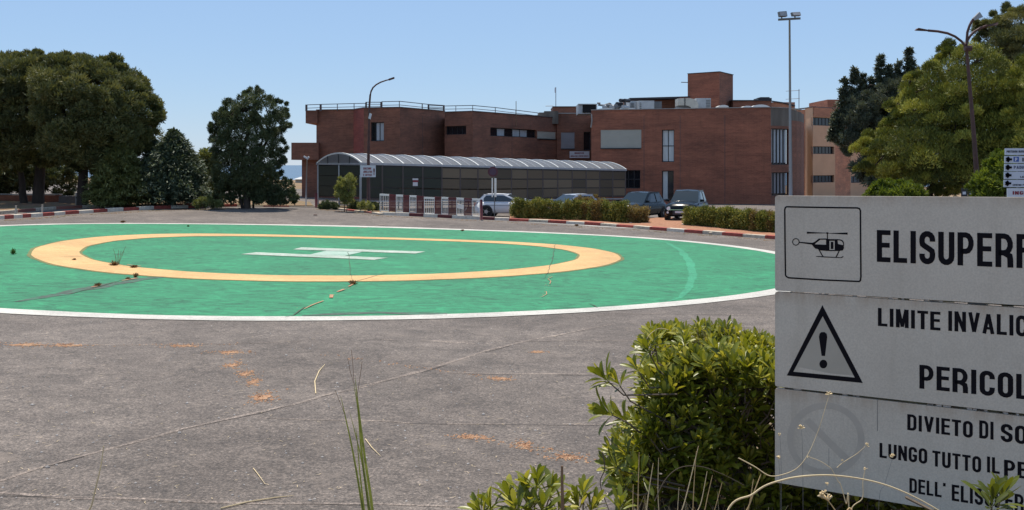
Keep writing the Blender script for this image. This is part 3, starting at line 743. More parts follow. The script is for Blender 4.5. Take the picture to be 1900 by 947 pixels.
coping(H, [c0, c1, c_[1], c_[2], c_[3]], ZR, .4, .06)
for W_, u_ in ((Wall(c0, c1), 1195), (Wall(c0, c1), 1262), (Wall(c0, c1), 1345), (Wall(a3, a4), 784), (Wall(b1, b2), 950)):
    a_ = W_.s_of(u_); mb = MB(); mb.obox(W_.w(a_, 3.1, .005), Vector((W_.t.x, W_.t.y, 0))*.018, Vector((W_.n.x, W_.n.y, 0))*.006, (0, 0, 3.8)); mb.build('expansion_joint', M['rail'], H)
# drainpipe at the joint
mb = MB(); mb.tube([P(1097.5,212,87.9), P(1098.3,225,87.9), P(1096.5,237,87.9)], .06, 6); mb.build('drainpipe', M['coping'], H)
# roof tower
tA, tB, tC = XY(1276, 101.8), XY(1335, 99.5), XY(1360, 103); ZW = EYE+(HV-134)/F*99.5
facade(H, tA, tB, ZR-1, ZW, M['brick_red'], name='roof_tower'); facade(H, tB, tC, ZR-1, ZW, M['brick'], name='roof_tower'); tD = XY(1290, 106)
facade(H, tC, tD, ZR-1, ZW, M['brick'], name='roof_tower'); facade(H, tD, tA, ZR-1, ZW, M['brick'], name='roof_tower'); roofpoly(H, [tA, tB, tC, tD], ZW-.02)
coping(H, [tA, tB, tC], ZW, .3, .07, 'dark')
def pbox(parent, name, u0, u1, v0, v1, d, deep, m, org=None):
    z1 = EYE+(HV-v0)/F*d; z0 = EYE+(HV-v1)/F*d; mb = MB(); mb.box(XY(u0, d).x, d, z0, XY(u1, d).x, d+deep, z1); return mb.build(name, M[m] if isinstance(m, str) else m, parent, org=org)
blk(H, 'roof_parapet', 1026, 1075, 198.5, 214, 99, 5, M['brick'])
pbox(H, 'roof_parapet', 1025.5, 1076, 197.5, 199, 98.9, 5.2, 'dark')
blk(H, 'roof_parapet', 1163, 1275, 185, 205, 103.5, 4, M['brick']); 
mb = MB(); mb.obox(P(1219,184.5,103.3), P(1274,183,103.3)-P(1219,184.5,103.3), (0,2,0), (0,0,.09)); mb.build('parapet_cap', M['dark'], H)
blk(H, 'roof_parapet', 1262, 1334, 181.5, 196.5, 98.5, .4, M['brick_red'])
blk(H, 'roof_parapet', 1360, 1431, 187, 206, 101, 6, M['brick']); blk(H, 'roof_parapet', 1431, 1475, 190, 206, 102, 8, M['brick_tan'])
pbox(H, 'parapet_cap', 1358, 1432, 185.8, 187.5, 100.8, 6.3, 'dark')
pbox(H, 'roof_hatch', 1407, 1432, 182, 186.5, 101.5, 2, 'dark'); pbox(H, 'roof_hatch', 1411, 1428, 180.5, 182.1, 101.6, 1.6, 'dark')
mb = MB()
for a, b in zip([(1431,188),(1452,191)], [(1452,191),(1475,197)]): mb.bar(P(*a,101.9), P(*b,101.9), .15, .12)
mb.build('parapet_cap', M['dark'], H)
# roof railings
def railing(pts, z0, d_h=.62, mids=(.3,), posts=None, w_=.055):
    """pts: list of (u,v_top,d); posts at each given u"""
    mb = MB(); top = [P(*p) for p in pts]
    for a, b in zip(top[:-1], top[1:]):
        mb.bar(a, b, w_)
        for m_ in mids: mb.bar(a-Vector((0,0,m_)), b-Vector((0,0,m_)), w_*.8)
    r = mb.build('railing', M['rail'], H)
    for u, thick in posts:
        for a, b in zip(pts[:-1], pts[1:]):
            if a[0] <= u <= b[0]:
                t = (u-a[0])/(b[0]-a[0]+1e-9); p = P(*a).lerp(P(*b), t); pb = MB(); pb.bar(p+Vector((0,0,.02)), Vector((p.x, p.y, z0-.1)), thick); pb.build('railing_post', M['rail'], r); break
railing([(568,195,87.5),(595,194,87.5),(656,192.5,87),(680,192,86)], ZT, mids=(.28,), posts=[(568.5,.16),(595,.16),(626,.06),(657,.06),(679,.12)])
railing([(679,190,84.8),(708,190,84.8)], ZT, mids=(.17,.34), posts=[(679.5,.12),(707,.12)])
railing([(708,189,84.4),(742,188.3,84),(795,194,88),(824,196,89.9)], ZT, mids=(.3,), posts=[(709,.06),(741,.06),(783,.08),(795,.14),(823.5,.16)])
railing([(796,195.5,88),(824,197,89.9)], ZT, mids=(.15,.3), posts=[(796,.06)])
railing([(826,197,87),(877,196,85.5),(920,200,88.7),(960,205,91.7),(999,210,95)], ZM, mids=(.27,), posts=[(846,.05),(877,.05),(919,.06),(957,.05),(998,.05)])
FD = bpy.data.objects  # shorthand

# ------------------------------------------------------------------ roof equipment, each machine its own thing
def equip(name, u0, u1, v0, v1, d, deep, m, label, cat, extra=None):
    o = P((u0+u1)/2, v1, d); r = thing(name, o, label, cat); pbox(r, 'casing', u0, u1, v0, v1, d, deep, m)
    if extra: extra(r)
    return r
def vent_black(r):
    z1 = EYE+(HV-194.5)/F*90; mb = MB(); mb.box(XY(1081,89.9).x, 89.93, EYE+(HV-209.5)/F*90, XY(1106,89.9).x, 89.99, z1); mb.build('intake_opening', M['blackhole'], r)
    mb = MB(); mb.box(XY(1106,89.9).x, 89.8, EYE+(HV-210)/F*90, XY(1108,89.9).x, 90.5, z1+.06); mb.box(XY(1073,90).x, 89.8, z1+.001, XY(1106,90).x, 90.6, z1+.07); mb.build('hood_frame', M['hvac'], r)
equip('air_intake', 1073, 1107, 193.2, 211.5, 90, 3, 'hvac', 'grey box air intake with a large black opening at the left of the roof', 'air intake', vent_black)
def slats(u0, u1, v0, v1, d, n):
    def f(r):
        for i in range(n):
            v = v0+(v1-v0)*(i+.5)/n; mb = MB(); mb.box(XY(u0,d).x, d-.05, P(0,v,d).z-.03, XY(u1,d).x, d-.002, P(0,v,d).z+.03); mb.build('louvre', M['galv_dark'], r)
    return f
equip('air_handler', 1168, 1184, 187.5, 204, 93, 3, 'hvac', 'narrow grey air handler beside the dark fans on the roof', 'air handler', slats(1170,1176,191,201,93,4))
equip('air_handler', 1185, 1214, 187, 204, 91.5, 3, 'hvac', 'wide pale grey air handler left of the brown roof wall', 'air handler', slats(1187,1190,190,203,91.5,4))
equip('air_duct_box', 1214, 1228, 188.5, 203, 92.5, 2, 'galv_dark', 'small dark duct box right of the wide air handler', 'duct')
equip('air_handler', 1292, 1319, 182.5, 202, 92, 3, 'hvac', 'grey air handler at the right of the curved cream duct', 'air handler', slats(1310,1318,185,200,92,5))
# curved duct
r = thing('curved_duct', P(1275,200,91), 'cream curved air duct on the roof in front of the brick tower', 'duct')
mb = MB(); d = 91
arc = [(1258,183),(1270,182.3),(1280,182.3),(1287,184),(1293,188),(1296,194),(1296,202)]; inn = [(1258,196),(1268,196),(1274,196),(1278,197),(1281,198.5),(1282.5,200),(1283,202)]
for (a, b), (c, e) in zip(zip(arc[:-1], arc[1:]), zip(inn[:-1], inn[1:])):
    q = [P(*a,d), P(*b,d), P(*e,d), P(*c,d)]; q2 = [p+Vector((0,1.6,0)) for p in q]
    mb.poly(q); mb.poly(q2[::-1]); mb.quad(q[0], q[1], q2[1], q2[0]); mb.quad(q[3], q[2], q2[2], q2[3])
mb.quad(P(*arc[0],d), P(*inn[0],d), P(*inn[0],d)+Vector((0,1.6,0)), P(*arc[0],d)+Vector((0,1.6,0)))
mb.build('duct_shell', M['hvac_cream'], r)
mb = MB(); mb.box(XY(1270,d).x, d-.05, P(0,198,d).z, XY(1271.5,d).x, d-.003, P(0,182,d).z); mb.build('duct_flange', M['dark'], r)
pbox(r, 'duct_foot', 1256, 1280, 197, 203, 91.3, 1, 'galv_dark')
# pipes and small fans at left
r = thing('pipe_cluster', P(1140,203,92), 'jumble of grey and dark pipes and fan housings on the roof edge', 'pipes')
for u, v, s, m in ((1147,198,.24,'galv_dark'),(1155,187,.16,'dark'),(1163,187,.16,'dark'),(1149,194,.2,'dark'),(1131,196,.12,'galv_dark'),(1125,199,.2,'hvac'),(1138,200,.25,'hvac'),(1160,200,.22,'hvac'),(1156,204,.14,'cap')):
    mb = MB(); c = P(u, v, 91.5); mb.tube([c-Vector((.25,.3,0)), c+Vector((.25,.3,0))], s, 8); mb.build('fan_housing', M[m], r)
mb = MB()
for a, b in (((1110,195),(1120,196)),((1118,199),(1145,202)),((1120,196),(1132,192)),((1150,196),(1162,203)),((1132,192),(1136,200)),((1108,192),(1114,192)),((1159,184),(1161,204))): mb.tube([P(*a,92), P(*b,92)], .09, 6)
mb.build('pipe', M['galv_dark'], r)
def capthing(u0, u1, v0, v1, d, label):
    o = P((u0+u1)/2, v1, d); mb = MB(); n = 8; deep = 1.4
    xs = [XY(u0+(u1-u0)*i/n, d).x for i in range(n+1)]; zt = [P(0, v1+(v0-v1)*math.sin(math.pi*(i+.3)/(n+.6))**.5, d).z for i in range(n+1)]; zb = P(0, v1, d).z
    for i in range(n):
        mb.hexa([(xs[i],d,zb),(xs[i+1],d,zb),(xs[i+1],d+deep,zb),(xs[i],d+deep,zb),(xs[i],d,zt[i]),(xs[i+1],d,zt[i+1]),(xs[i+1],d+deep,zt[i+1]),(xs[i],d+deep,zt[i])])
    o_ = mb.build('roof_dome', M['cap'], org=o); tag(o_, label, 'roof dome', 'white roof domes')
capthing(1107,1142,201,204.5,89,'long low white roof dome right of the black air intake')
capthing(1165,1180,200.5,204,88,'small white roof dome in front of the air handlers')
capthing(1246,1270,200.5,203,87.5,'low white roof dome in front of the curved duct')
capthing(1333,1352,195,199,95,'flat white roof dome below the brick tower')
capthing(1378,1397,196.5,200.5,87,'small white dome at the left of the pair near the right roof end')
capthing(1396,1428,194.3,200,87,'larger white dome at the right of the pair near the right roof end')
# antennas
r = thing('roof_antenna', P(1031,198,99.4), 'thin mast with a small panel antenna above the left roof wall', 'antenna')
mb = MB(); mb.tube([P(1031.3,198,99.4), P(1031.3,162,99.4)], .035, 6); mb.build('mast', M['lampgrey'], r)
mb = MB(); mb.box(*P(1029.2,172,99.3), P(1031,0,99.5).x, 99.5, P(0,163,99.4).z); mb.build('panel', M['signwhite'], r)
mb = MB(); mb.tube([P(1012,197.2,99.4), P(1026,197,99.4)], .03, 5); mb.build('rod', M['lampgrey'], r)
r = thing('television_antenna', P(1480,200,90), 'thin television antenna behind the tall floodlight mast', 'antenna')
mb = MB(); mb.tube([P(1482.5,204,95), P(1482.5,166,95)], .035, 6); mb.build('mast', M['lampgrey'], r)
for v in (168.5, 183.5):
    mb = MB(); mb.tube([P(1458,v+1,95), P(1484,v-.5,95)], .025, 5); mb.build('cross_rod', M['lampgrey'], r)
mb = MB(); mb.tube([P(1264,153,101), P(1277,153.3,101.5)], .04, 5); o_ = mb.build('tower_rod', M['rail'], org=P(1276,153,101)); tag(o_, 'short rod sticking out of the left of the brick roof tower', 'rod')
mb = MB(); mb.tube([P(957.6,236,90.4), P(957.6,188,90.4)], .03, 5); o_ = mb.build('lightning_rod', M['drybrown'], org=P(957.6,236,90.4)); tag(o_, 'thin lightning rod rising over the middle roof railing', 'rod')
# sign on the wall
def plate(name, u0, v0, u1, v1, d, m, label, cat, thick=.04, lines=()):
    a, b = P(u0, v1, d), P(u1, v0, d); o = Vector(((a.x+b.x)/2, d, a.z)); r = thing(name, o, label, cat); mb = MB(); mb.box(a.x, d, a.z, b.x, d+thick, b.z); mb.build('board', M[m], r); return r

# ------------------------------------------------------------------ rear wing on the right
Wg = thing('rear_ward_building', (*XY(1560, 118), -1), 'tall ward wing with pink panels and window bands behind the dark trees', 'building')
w0, w1, w2, w3 = XY(1494, 118.5), XY(1508, 116), XY(1549.5, 118.5), XY(1566, 124)
ZG = EYE+(HV-199.5)/F*116
bands = [(218.5,233.5),(272,286),(325.5,339)]
w4, w5 = XY(1578,125), XY(1640,131)
facade(Wg, w0, w1, -3, ZG, M['pink']); 
facade(Wg, w1, w2, -3, ZG, M['pink'], [(1503.5+5,a,1548,b,'dark',6,1,None,()) for a, b in bands], depth=.3)
facade(Wg, w2, w4, -3, ZG-.2, M['brick_tan']); facade(Wg, w4, w5, -3, ZG-.2, M['pink'], [(1579,327,1602,339.5,'dark',3)], depth=.3)
for (a, b), (c, dd) in zip([(199.5,218.5),(233.5,272),(286,325.5)], [(0,0)]*3): pass
mb = MB(); W_ = Wall(w1, w2)
for k, (a, b) in enumerate([(199.3,217.5)]):
    za, zb_ = W_.z_of(1530, b), W_.z_of(1530, a)-.05; mb.quad(W_.w(.05,za,.06), W_.w(W_.L-.02,za,.06), W_.w(W_.L-.02,zb_,.06), W_.w(.05,zb_,.06), uv=[(0,0),(3,0),(3,1),(0,1)])
mb.build('upper_brick_band', M['brick_tan'], Wg)
facade(Wg, XY(1475,121), w0, -3, ZG-.1, M['brick_tan'])
roofpoly(Wg, [XY(1475,121), w0, w1, w2, w4, w5, XY(1640,150), XY(1475,150)], ZG-.3); coping(Wg, [XY(1475,121), w0, w1, w2], ZG, .4, .1, 'rail')
blk(Wg, 'stair_tower', 1535.5, 1640, 185, None, 128, 8, M['brick_red'])
mb = MB(); mb.box(XY(1496,100).x, 116.2, P(0,226,100).z, XY(1504,100).x, 117, P(0,220,100).z)


# ------------------------------------------------------------------ lettering drawn with strokes
def arcp(cx, cy, rx, ry, a0, a1, n=7): return [(cx+rx*math.cos(R(a0+(a1-a0)*i/n)), cy+ry*math.sin(R(a0+(a1-a0)*i/n))) for i in range(n+1)]
def glyph(ch, w_, t):
    h = t*.88; X0, X1, Y0, Y1 = t/2, w_-t/2, h/2, 1-h/2; r = (X1-X0)/2; m = w_/2; k = []
    ry = min(r*1.05, .3)
    if ch in 'EF':
        k = [([(X0,0),(X0,1)], t), ([(X0,Y1),(w_,Y1)], h), ([(X0,.53),(w_*.94,.53)], h)]
        if ch == 'E': k.append(([(X0,Y0),(w_,Y0)], h))
    elif ch == 'L': k = [([(X0,0),(X0,1)], t), ([(X0,Y0),(w_,Y0)], h)]
    elif ch == 'I': k = [([(m,0),(m,1)], t)]
    elif ch == 'T': k = [([(m,0),(m,Y1)], t), ([(0,Y1),(w_,Y1)], h)]
    elif ch == 'H': k = [([(X0,0),(X0,1)], t), ([(X1,0),(X1,1)], t), ([(X0,.5),(X1,.5)], h)]
    elif ch == 'U': k = [([(X0,1),(X0,Y0+ry)] + arcp(m,Y0+ry,r,ry,180,360)[1:] + [(X1,1)], t)]
    elif ch in 'OQ0': k = [([(X0,.5),(X0,Y1-ry)] + arcp(m,Y1-ry,r,ry,180,0)[1:] + [(X1,Y0+ry)] + arcp(m,Y0+ry,r,ry,0,-180)[1:] + [(X0,.5)], t)]
    elif ch in 'CG':
        p = [(X1,.68),(X1,Y1-ry)] + arcp(m,Y1-ry,r,ry,0,180)[1:] + [(X0,Y0+ry)] + arcp(m,Y0+ry,r,ry,180,360)[1:]
        k = [(p + ([(X1,.34)] if ch == 'C' else [(X1,.47)]), t)]
        if ch == 'G': k.append(([(m*.95,.44),(w_,.44)], h))
    elif ch == 'S':
        p = [(X1,.69),(X1,Y1-ry)] + arcp(m,Y1-ry,r,ry,0,180)[1:] + [(X0,.68),(X0+.1*r,.60),(X0+.6*r,.54),(X1-.6*r,.46),(X1-.1*r,.40),(X1,.32),(X1,Y0+ry)] + arcp(m,Y0+ry,r,ry,0,-180)[1:] + [(X0,.31)]
        k = [(p, t)]
    elif ch == 'D': k = [([(X0,0),(X0,1)], t), ([(X0,Y1),(X1-r,Y1)] + arcp(X1-r,Y1-ry,r,ry,90,0)[1:] + [(X1,Y0+ry)] + arcp(X1-r,Y0+ry,r,ry,0,-90)[1:] + [(X0,Y0)], t*.94)]
    elif ch in 'PR':
        yb = .43; q = min((Y1-yb)/2, r)
        k = [([(X0,0),(X0,1)], t), ([(X0,Y1),(X1-q,Y1)] + arcp(X1-q,(Y1-(Y1-yb)/2),q,(Y1-yb)/2,90,-90)[1:] + [(X0,yb)], t*.92)]
        if ch == 'R': k.append(([(m,yb),(X1-.1*r,.34),(X1,.24),(X1+.03*r,0)], t))
    elif ch == 'B':
        q = r; k = [([(X0,0),(X0,1)], t), ([(X0,Y1),(X1-q,Y1)] + arcp(X1-q,.735,q,Y1-.735,90,-90)[1:] + [(X0,.52)], t*.9), ([(X0,.5),(X1-q,.5)] + arcp(X1-q,.28,q,.28-Y0,90,-90)[1:] + [(X0,Y0)], t*.9)]
    elif ch == 'M': k = [([(X0,0),(X0,1)], t), ([(X1,0),(X1,1)], t), ([(X0+t*.2,1),(m,.05)], t*.85), ([(X1-t*.2,1),(m,.05)], t*.85)]
    elif ch == 'N': k = [([(X0,0),(X0,1)], t), ([(X1,0),(X1,1)], t), ([(X0,.98),(X1,.02)], t*.95)]
    elif ch == 'Z': k = [([(0,Y1),(w_,Y1)], h), ([(0,Y0),(w_,Y0)], h), ([(X1,Y1),(X0,Y0)], t)]
    elif ch == 'V': k = [([(X0,1),(m,.04)], t*.95), ([(X1,1),(m,.04)], t*.95)]
    elif ch == 'A': k = [([(X0,0),(m,.96)], t*.95), ([(X1,0),(m,.96)], t*.95), ([(X0+.25*r,.27),(X1-.25*r,.27)], h*.8)]
    elif ch == "'": k = [([(t*.5,1),(t*.45,.78)], t)]
    return k
GW = {'I': .20, 'M': .58, "'": .18, ' ': .24, 'L': .44, 'E': .45, 'F': .44, 'T': .48, 'V': .53, 'A': .54, 'S': .50, 'N': .52, 'P': .50, 'R': .52}
def text_polys(txt, t=.172, gap=.095):
    """list of polygons (2-D, cap height 1) and end x of every character"""
    x = 0; out = []; ends = []
    for ch in txt:
        w_ = GW.get(ch, .50)
        for pts, th in glyph(ch, w_, t) if ch != ' ' else []:
            n = len(pts); L = []; Rr = []
            for i, p in enumerate(pts):
                a = Vector(pts[max(i-1, 0)]); b = Vector(pts[min(i+1, n-1)]); q = Vector(p)
                d1 = (q-a).normalized() if i else None; d2 = (b-q).normalized() if i < n-1 else None
                d = ((d1 or d2) + (d2 or d1)).normalized(); nr = Vector((-d.y, d.x)); c = 1/max(.5, nr.dot(Vector((-(d2 or d1).y, (d2 or d1).x))))
                L.append(q+nr*th/2*c); Rr.append(q-nr*th/2*c)
            for i in range(n-1): out.append([(L[i].x+x, L[i].y), (L[i+1].x+x, L[i+1].y), (Rr[i+1].x+x, Rr[i+1].y), (Rr[i].x+x, Rr[i].y)])
        x += w_; ends.append(x); x += gap
    return out, ends

# ------------------------------------------------------------------ the big sign
SA, SB = XY(1438, 4.0), XY(1900, 3.545)
WS = Wall(SA, SB); ROLL = math.tan(R(-.15))
sroot = thing('warning_sign', (SA.x+.6*WS.t.x, SA.y+.6*WS.t.y, 1.1), 'large weathered white sign of three boards with black lettering and helicopter symbol', 'sign')
def sg(u, v):                                         # photo pixel -> (along, height) on the board plane
    a = WS.s_of(u); return a, EYE + (HV-v)/F*(WS.A.y + WS.t.y*a)
def sw(a, z, out): return WS.w(a, z, out)
LW = 1.6; TH = .022
def line_z(v_left, v_right):                          # straight board edge through two photo pixels at u=1438 and u=1900
    a0, z0 = sg(1438, v_left); a1, z1 = sg(1900, v_right); return lambda a: z0 + (z1-z0)*(a-a0)/(a1-a0)
edges = [(363.5, 366.5), (539.5, 567), (541.5, 572.5), (717, 768), (720.5, 773.5), (895, 974)]
E_ = [line_z(*e) for e in edges]
boards = []
for k in range(3):
    top, bot = E_[2*k], E_[2*k+1]; mb = MB(); r_ = .008; xs = [0, r_*.3, r_, .5, 1.0, LW-r_, LW-r_*.3, LW]; ins = [r_, r_*.3, 0, 0, 0, 0, r_*.3, r_]
    for i in range(len(xs)-1):
        a, b = xs[i], xs[i+1]; ia, ib = ins[i], ins[i+1]
        F4 = [sw(a, bot(a)+ia, 0), sw(b, bot(b)+ib, 0), sw(b, top(b)-ib, 0), sw(a, top(a)-ia, 0)]
        K4 = [sw(a, bot(a)+ia, -TH), sw(b, bot(b)+ib, -TH), sw(b, top(b)-ib, -TH), sw(a, top(a)-ia, -TH)]
        mb.quad(*F4); mb.quad(*K4[::-1]); mb.quad(F4[3], F4[2], K4[2], K4[3]); mb.quad(F4[1], F4[0], K4[0], K4[1])
        if i == 0: mb.quad(F4[0], F4[3], K4[3], K4[0])
        if i == len(xs)-2: mb.quad(F4[2], F4[1], K4[1], K4[2])
    boards.append(mb.build('sign_board', M['board'], sroot))
for a in (.72, 1.42):
    mb = MB(); zt = E_[0](a)-.05; mb.obox(sw(a, (zt+.2)/2, -TH-.031), Vector((WS.t.x, WS.t.y, 0))*.03, Vector((WS.n.x, WS.n.y, 0))*.03, (0, 0, (zt-.2)/2)); mb.build('post', M['galv_dark'], sroot)
for k in (1, 2):                                      # mossy battens seen in the gaps between the boards
    mb = MB(); n = 40; ed = E_[2*k]
    for i in range(n):
        a = .03+i*(LW-.06)/n; b = a+(LW-.06)/n; z = ed(a)+.008; mb.obox(sw((a+b)/2, z, -TH-.006), (sw(b, ed(b), 0)-sw(a, ed(a), 0))/2, Vector((WS.n.x, WS.n.y, 0))*.005, (0, 0, random.uniform(.004, .008) if k == 1 else random.uniform(.012, .016)))
    mb.build('batten', mat('mossy_batten', (.03,.028,.02), .95, col2=(.26,.25,.13), scale=14), sroot)
    mb = MB()
    for i in range(26):
        a = random.uniform(.06, LW-.1); s = random.uniform(.003, .009); c = sw(a, ed(a)+.004, -.010); mb.obox(c, Vector((WS.t.x, WS.t.y, 0))*s, Vector((0, .004, 0)), (0, 0, .003))
    mb.build('lichen_fleck', M['stone'], sroot)['kind'] = 'stuff'
PRT = {'lettering': 0.0016}
def print_polys(name, polys, m, parent, out=.0006):
    mb = MB()
    for i, p in enumerate(polys): mb.poly([sw(a, z, out+.00002*(i % 9)) for a, z in p])
    return mb.build(name, m, parent)
def word(txt, u0, u1, nfit, vt, vb, parent, slope=True):
    """txt from pixel u0; the nfit-th character ends at u1; vt/vb cap top and baseline at u0"""
    polys, ends = text_polys(txt); a0, zb = sg(u0, vb); _, zt = sg(u0, vt); a1, _ = sg(u1, vb)
    sx = (a1-a0)/ends[nfit-1]; sy = zt-zb; sl = (E_[3](1)-E_[3](0))
    print_polys('lettering', [[(a0+x*sx, zb+y*sy+sl*x*sx) for x, y in p] for p in polys], M['black'], parent)
word('ELISUPERFICIE', 1627, 1880, 8, 427, 486, boards[0])
word('LIMITE', 1629, 1745, 6, 571.5, 605, boards[1]); word('INVALICABILE', 1759, 1881, 6, 577, 614, boards[1])
word('PERICOLO', 1706, 1880, 6, 677, 721, boards[1])
word('DIVIETO', 1683.5, 1805, 7, 768.5, 798, boards[2]); word('DI', 1817, 1844, 2, 780, 813, boards[2]); word('SOSTA', 1857, 1879, 1, 786, 819, boards[2])
word('LUNGO', 1632, 1720.5, 5, 821.7, 849, boards[2]); word('TUTTO', 1730, 1820.5, 5, 836, 865, boards[2]); word('IL', 1831, 1855, 2, 847, 876.5, boards[2]); word('PERIMETRO', 1863, 1884, 1, 853, 883, boards[2])
word("DELL'", 1687.5, 1755, 5, 887, 914, boards[2]); word('ELISUPERFICIE', 1766, 1862, 6, 899, 929, boards[2])
def outline_ring(pts, wd):                             # closed outline as quads
    n = len(pts); o, i_ = [], []
    c = (sum(p[0] for p in pts)/n, sum(p[1] for p in pts)/n)
    for k in range(n):
        a, q, b = Vector(pts[k-1]), Vector(pts[k]), Vector(pts[(k+1) % n]); d1, d2 = (q-a).normalized(), (b-q).normalized()
        nr = (Vector((-d1.y, d1.x))+Vector((-d2.y, d2.x))).normalized(); cc = 1/max(.35, nr.dot(Vector((-d1.y, d1.x)))); o.append(q+nr*wd/2*cc); i_.append(q-nr*wd/2*cc)
    return [[tuple(o[k]), tuple(o[(k+1) % n]), tuple(i_[(k+1) % n]), tuple(i_[k])] for k in range(n)]
# helicopter pictogram, in pixels of the photo
sgp = lambda L: [sg(*p) for p in L]
def zp(L): return [(1440+x/5.57, 370+y/5.57) for x, y in L]
fr = zp([(108,78),(300,82),(600,87),(840,90),(862,98),(872,118),(874,450),(877,800),(872,840),(858,850),(500,835),(130,812),(108,800),(98,785),(93,450),(90,110),(95,88)])
print_polys('symbol_frame', outline_ring(sgp(fr), .0058), M['black'], boards[0])
heli = [zp(q) for q in (
    [(318,336),(520,347),(520,352),(318,356)], [(540,350),(740,344),(740,366),(540,354)], [(519,342),(541,342),(541,358),(519,358)], [(526,355),(536,355),(536,415),(526,415)],
    [(240,440),(370,450),(395,462),(400,470),(360,468),(235,450)], [(360,455),(400,440),(440,408),(455,408),(455,420),(410,455),(400,468),(420,520),(390,495)], [(440,406),(530,406),(530,418),(440,418)],
    [(398,466),(520,470),(520,534),(450,528),(415,508),(385,480)], [(517,410),(552,410),(552,534),(517,534)], [(552,412),(605,412),(605,430),(552,430)], [(552,524),(605,524),(605,536),(552,536)], [(565,440),(593,440),(593,514),(565,514)],
    [(606,412),(634,412),(640,462),(700,476),(702,505),(692,528),(660,535),(606,536)], [(634,412),(670,416),(692,428),(703,452),(703,480),(694,480),(693,455),(682,437),(665,427),(634,424)],
    [(440,525),(452,525),(490,592),(478,592)], [(646,535),(658,535),(626,602),(612,602)], [(415,586),(480,590),(615,597),(670,600),(688,590),(694,586),(697,594),(682,607),(610,606),(478,600),(415,594)])]
def split_conc(L):
    out = []
    for p in L: out += [[p[0], p[i], p[i+1]] for i in range(1, len(p)-1)] if len(p) <= 4 else [p]
    return out
print_polys('helicopter_symbol', [sgp(p) for p in heli], M['black'], boards[0])
print_polys('helicopter_tail_ring', outline_ring(sgp(zp([(205+34*math.cos(t*.35), 441+34*math.sin(t*.35)) for t in range(18)])), .0034), M['black'], boards[0])
tri = sgp([(1526,566.5),(1460,697),(1601,711)])
print_polys('triangle_infill', [tri], mat('triangle_grey', (.44,.40,.33), .55, var=.06, scale=5), boards[1], .0003)
tin = sgp([(1526.5,587),(1472,690),(1586,701)])
print_polys('triangle_border', [[tri[i], tri[(i+1) % 3], tin[(i+1) % 3], tin[i]] for i in range(3)], M['black'], boards[1])
print_polys('paler_smear', [sgp([(1473,689.5),(1480,681),(1510,687),(1540,693),(1584,697),(1586,700.5)])], M['board'], boards[1], .0004)
ex = [(1521,619),(1524,616.5),(1530,616.5),(1534,619.5),(1535,626),(1531,661),(1524.5,660.5),(1519.5,625)]
print_polys('exclamation_mark', [sgp(ex), sgp([(1527.8+7.4*math.cos(t*.45), 675.8+8.2*math.sin(t*.45)) for t in range(14)])], M['black'], boards[1])
ghost = mat('faded_print', (.465,.418,.352), .55, var=.06, scale=12)
print_polys('faded_circle', outline_ring(sgp([(1532+66*math.cos(t*math.pi/22), 813+62*math.sin(t*math.pi/22)+2) for t in range(44)]), .024), ghost, boards[2], .0003)
print_polys('faded_bar', [sgp([(1492,783),(1502,776),(1576,848),(1567,858)])], ghost, boards[2], .0004)
print_polys('board_joint', [sgp([(1627.4,741),(1628.4,741),(1628.6,800),(1627.6,800)])], M['galv_dark'], boards[2], .0004)

# ------------------------------------------------------------------ glazed walkway shelter
Sh0, Sh1 = Vector((-9.15, 62)), Vector((9.08, 82)); tS = (Sh1-Sh0).normalized(); nS = Vector((-tS.y, tS.x)); LS = (Sh1-Sh0).length; NB = 16; WD = 4.25
zE0, zE1 = 2.86, 2.36; BS = LS/NB; RISE = .58
shel = thing('covered_walkway', (Sh0.x+tS.x*LS/2, Sh0.y+tS.y*LS/2, 0), 'long walkway shelter with arched clear roof and smoked panel walls', 'walkway')
def sp(s, w_, z): return Vector((Sh0.x+tS.x*s+nS.x*w_, Sh0.y+tS.y*s+nS.y*w_, z))
def ze(s): return zE0+(zE1-zE0)*s/LS
def gs(s, w_=0): p = sp(s, w_, 0); return gz(p.x, p.y)
def archpt(s, k, n=12, lift=0):
    a = math.pi*k/n; t = k/n*2-1; return sp(s, WD/2+t*(WD/2+.06), ze(s)+.02+(RISE+lift)*(1-abs(t)**2.1))
NA = 12
for i in range(NB+1):
    s = i*BS; mb = MB(); pts = [archpt(s, k, NA, .02) for k in range(NA+1)]
    for a, b in zip(pts[:-1], pts[1:]): mb.bar(a, b, .10, .09)
    mb.build('roof_arch', M['cap'], shel)
    if i < NB:
        mb = MB(); pts = [archpt(s+BS/2, k, NA, .015) for k in range(NA+1)]
        for a, b in zip(pts[:-1], pts[1:]): mb.bar(a, b, .045, .04)
        mb.build('roof_arch', M['galv'], shel)
    for side in (0, WD):
        mb = MB(); mb.bar(sp(s, side, gs(s, side)-.2), sp(s, side, ze(s)), .09); mb.build('post', M['galv'] if i in (0,) else M['rail'], shel)
    if i < NB:
        for h in (0, 1):
            mb = MB(); g0, g1 = s+.03+h*BS/2, s+BS/2-.03+h*BS/2
            for k in range(NA):
                mb.quad(archpt(g0, k), archpt(g1, k), archpt(g1, k+1), archpt(g0, k+1))
            mb.build('roof_panel', M['poly'], shel)
for side in (0, WD):
    for fr_ in (.745, 1.365, 1.985, 2.60):
        f_ = fr_/2.66; mb = MB(); mb.bar(sp(0, side+.05, gs(0, side)+(ze(0)-.1-gs(0, side))*f_), sp(LS, side+.05, gs(LS, side)+(ze(LS)-.1-gs(LS, side))*f_), .05, .13); mb.build('mullion', M['dark'], shel)
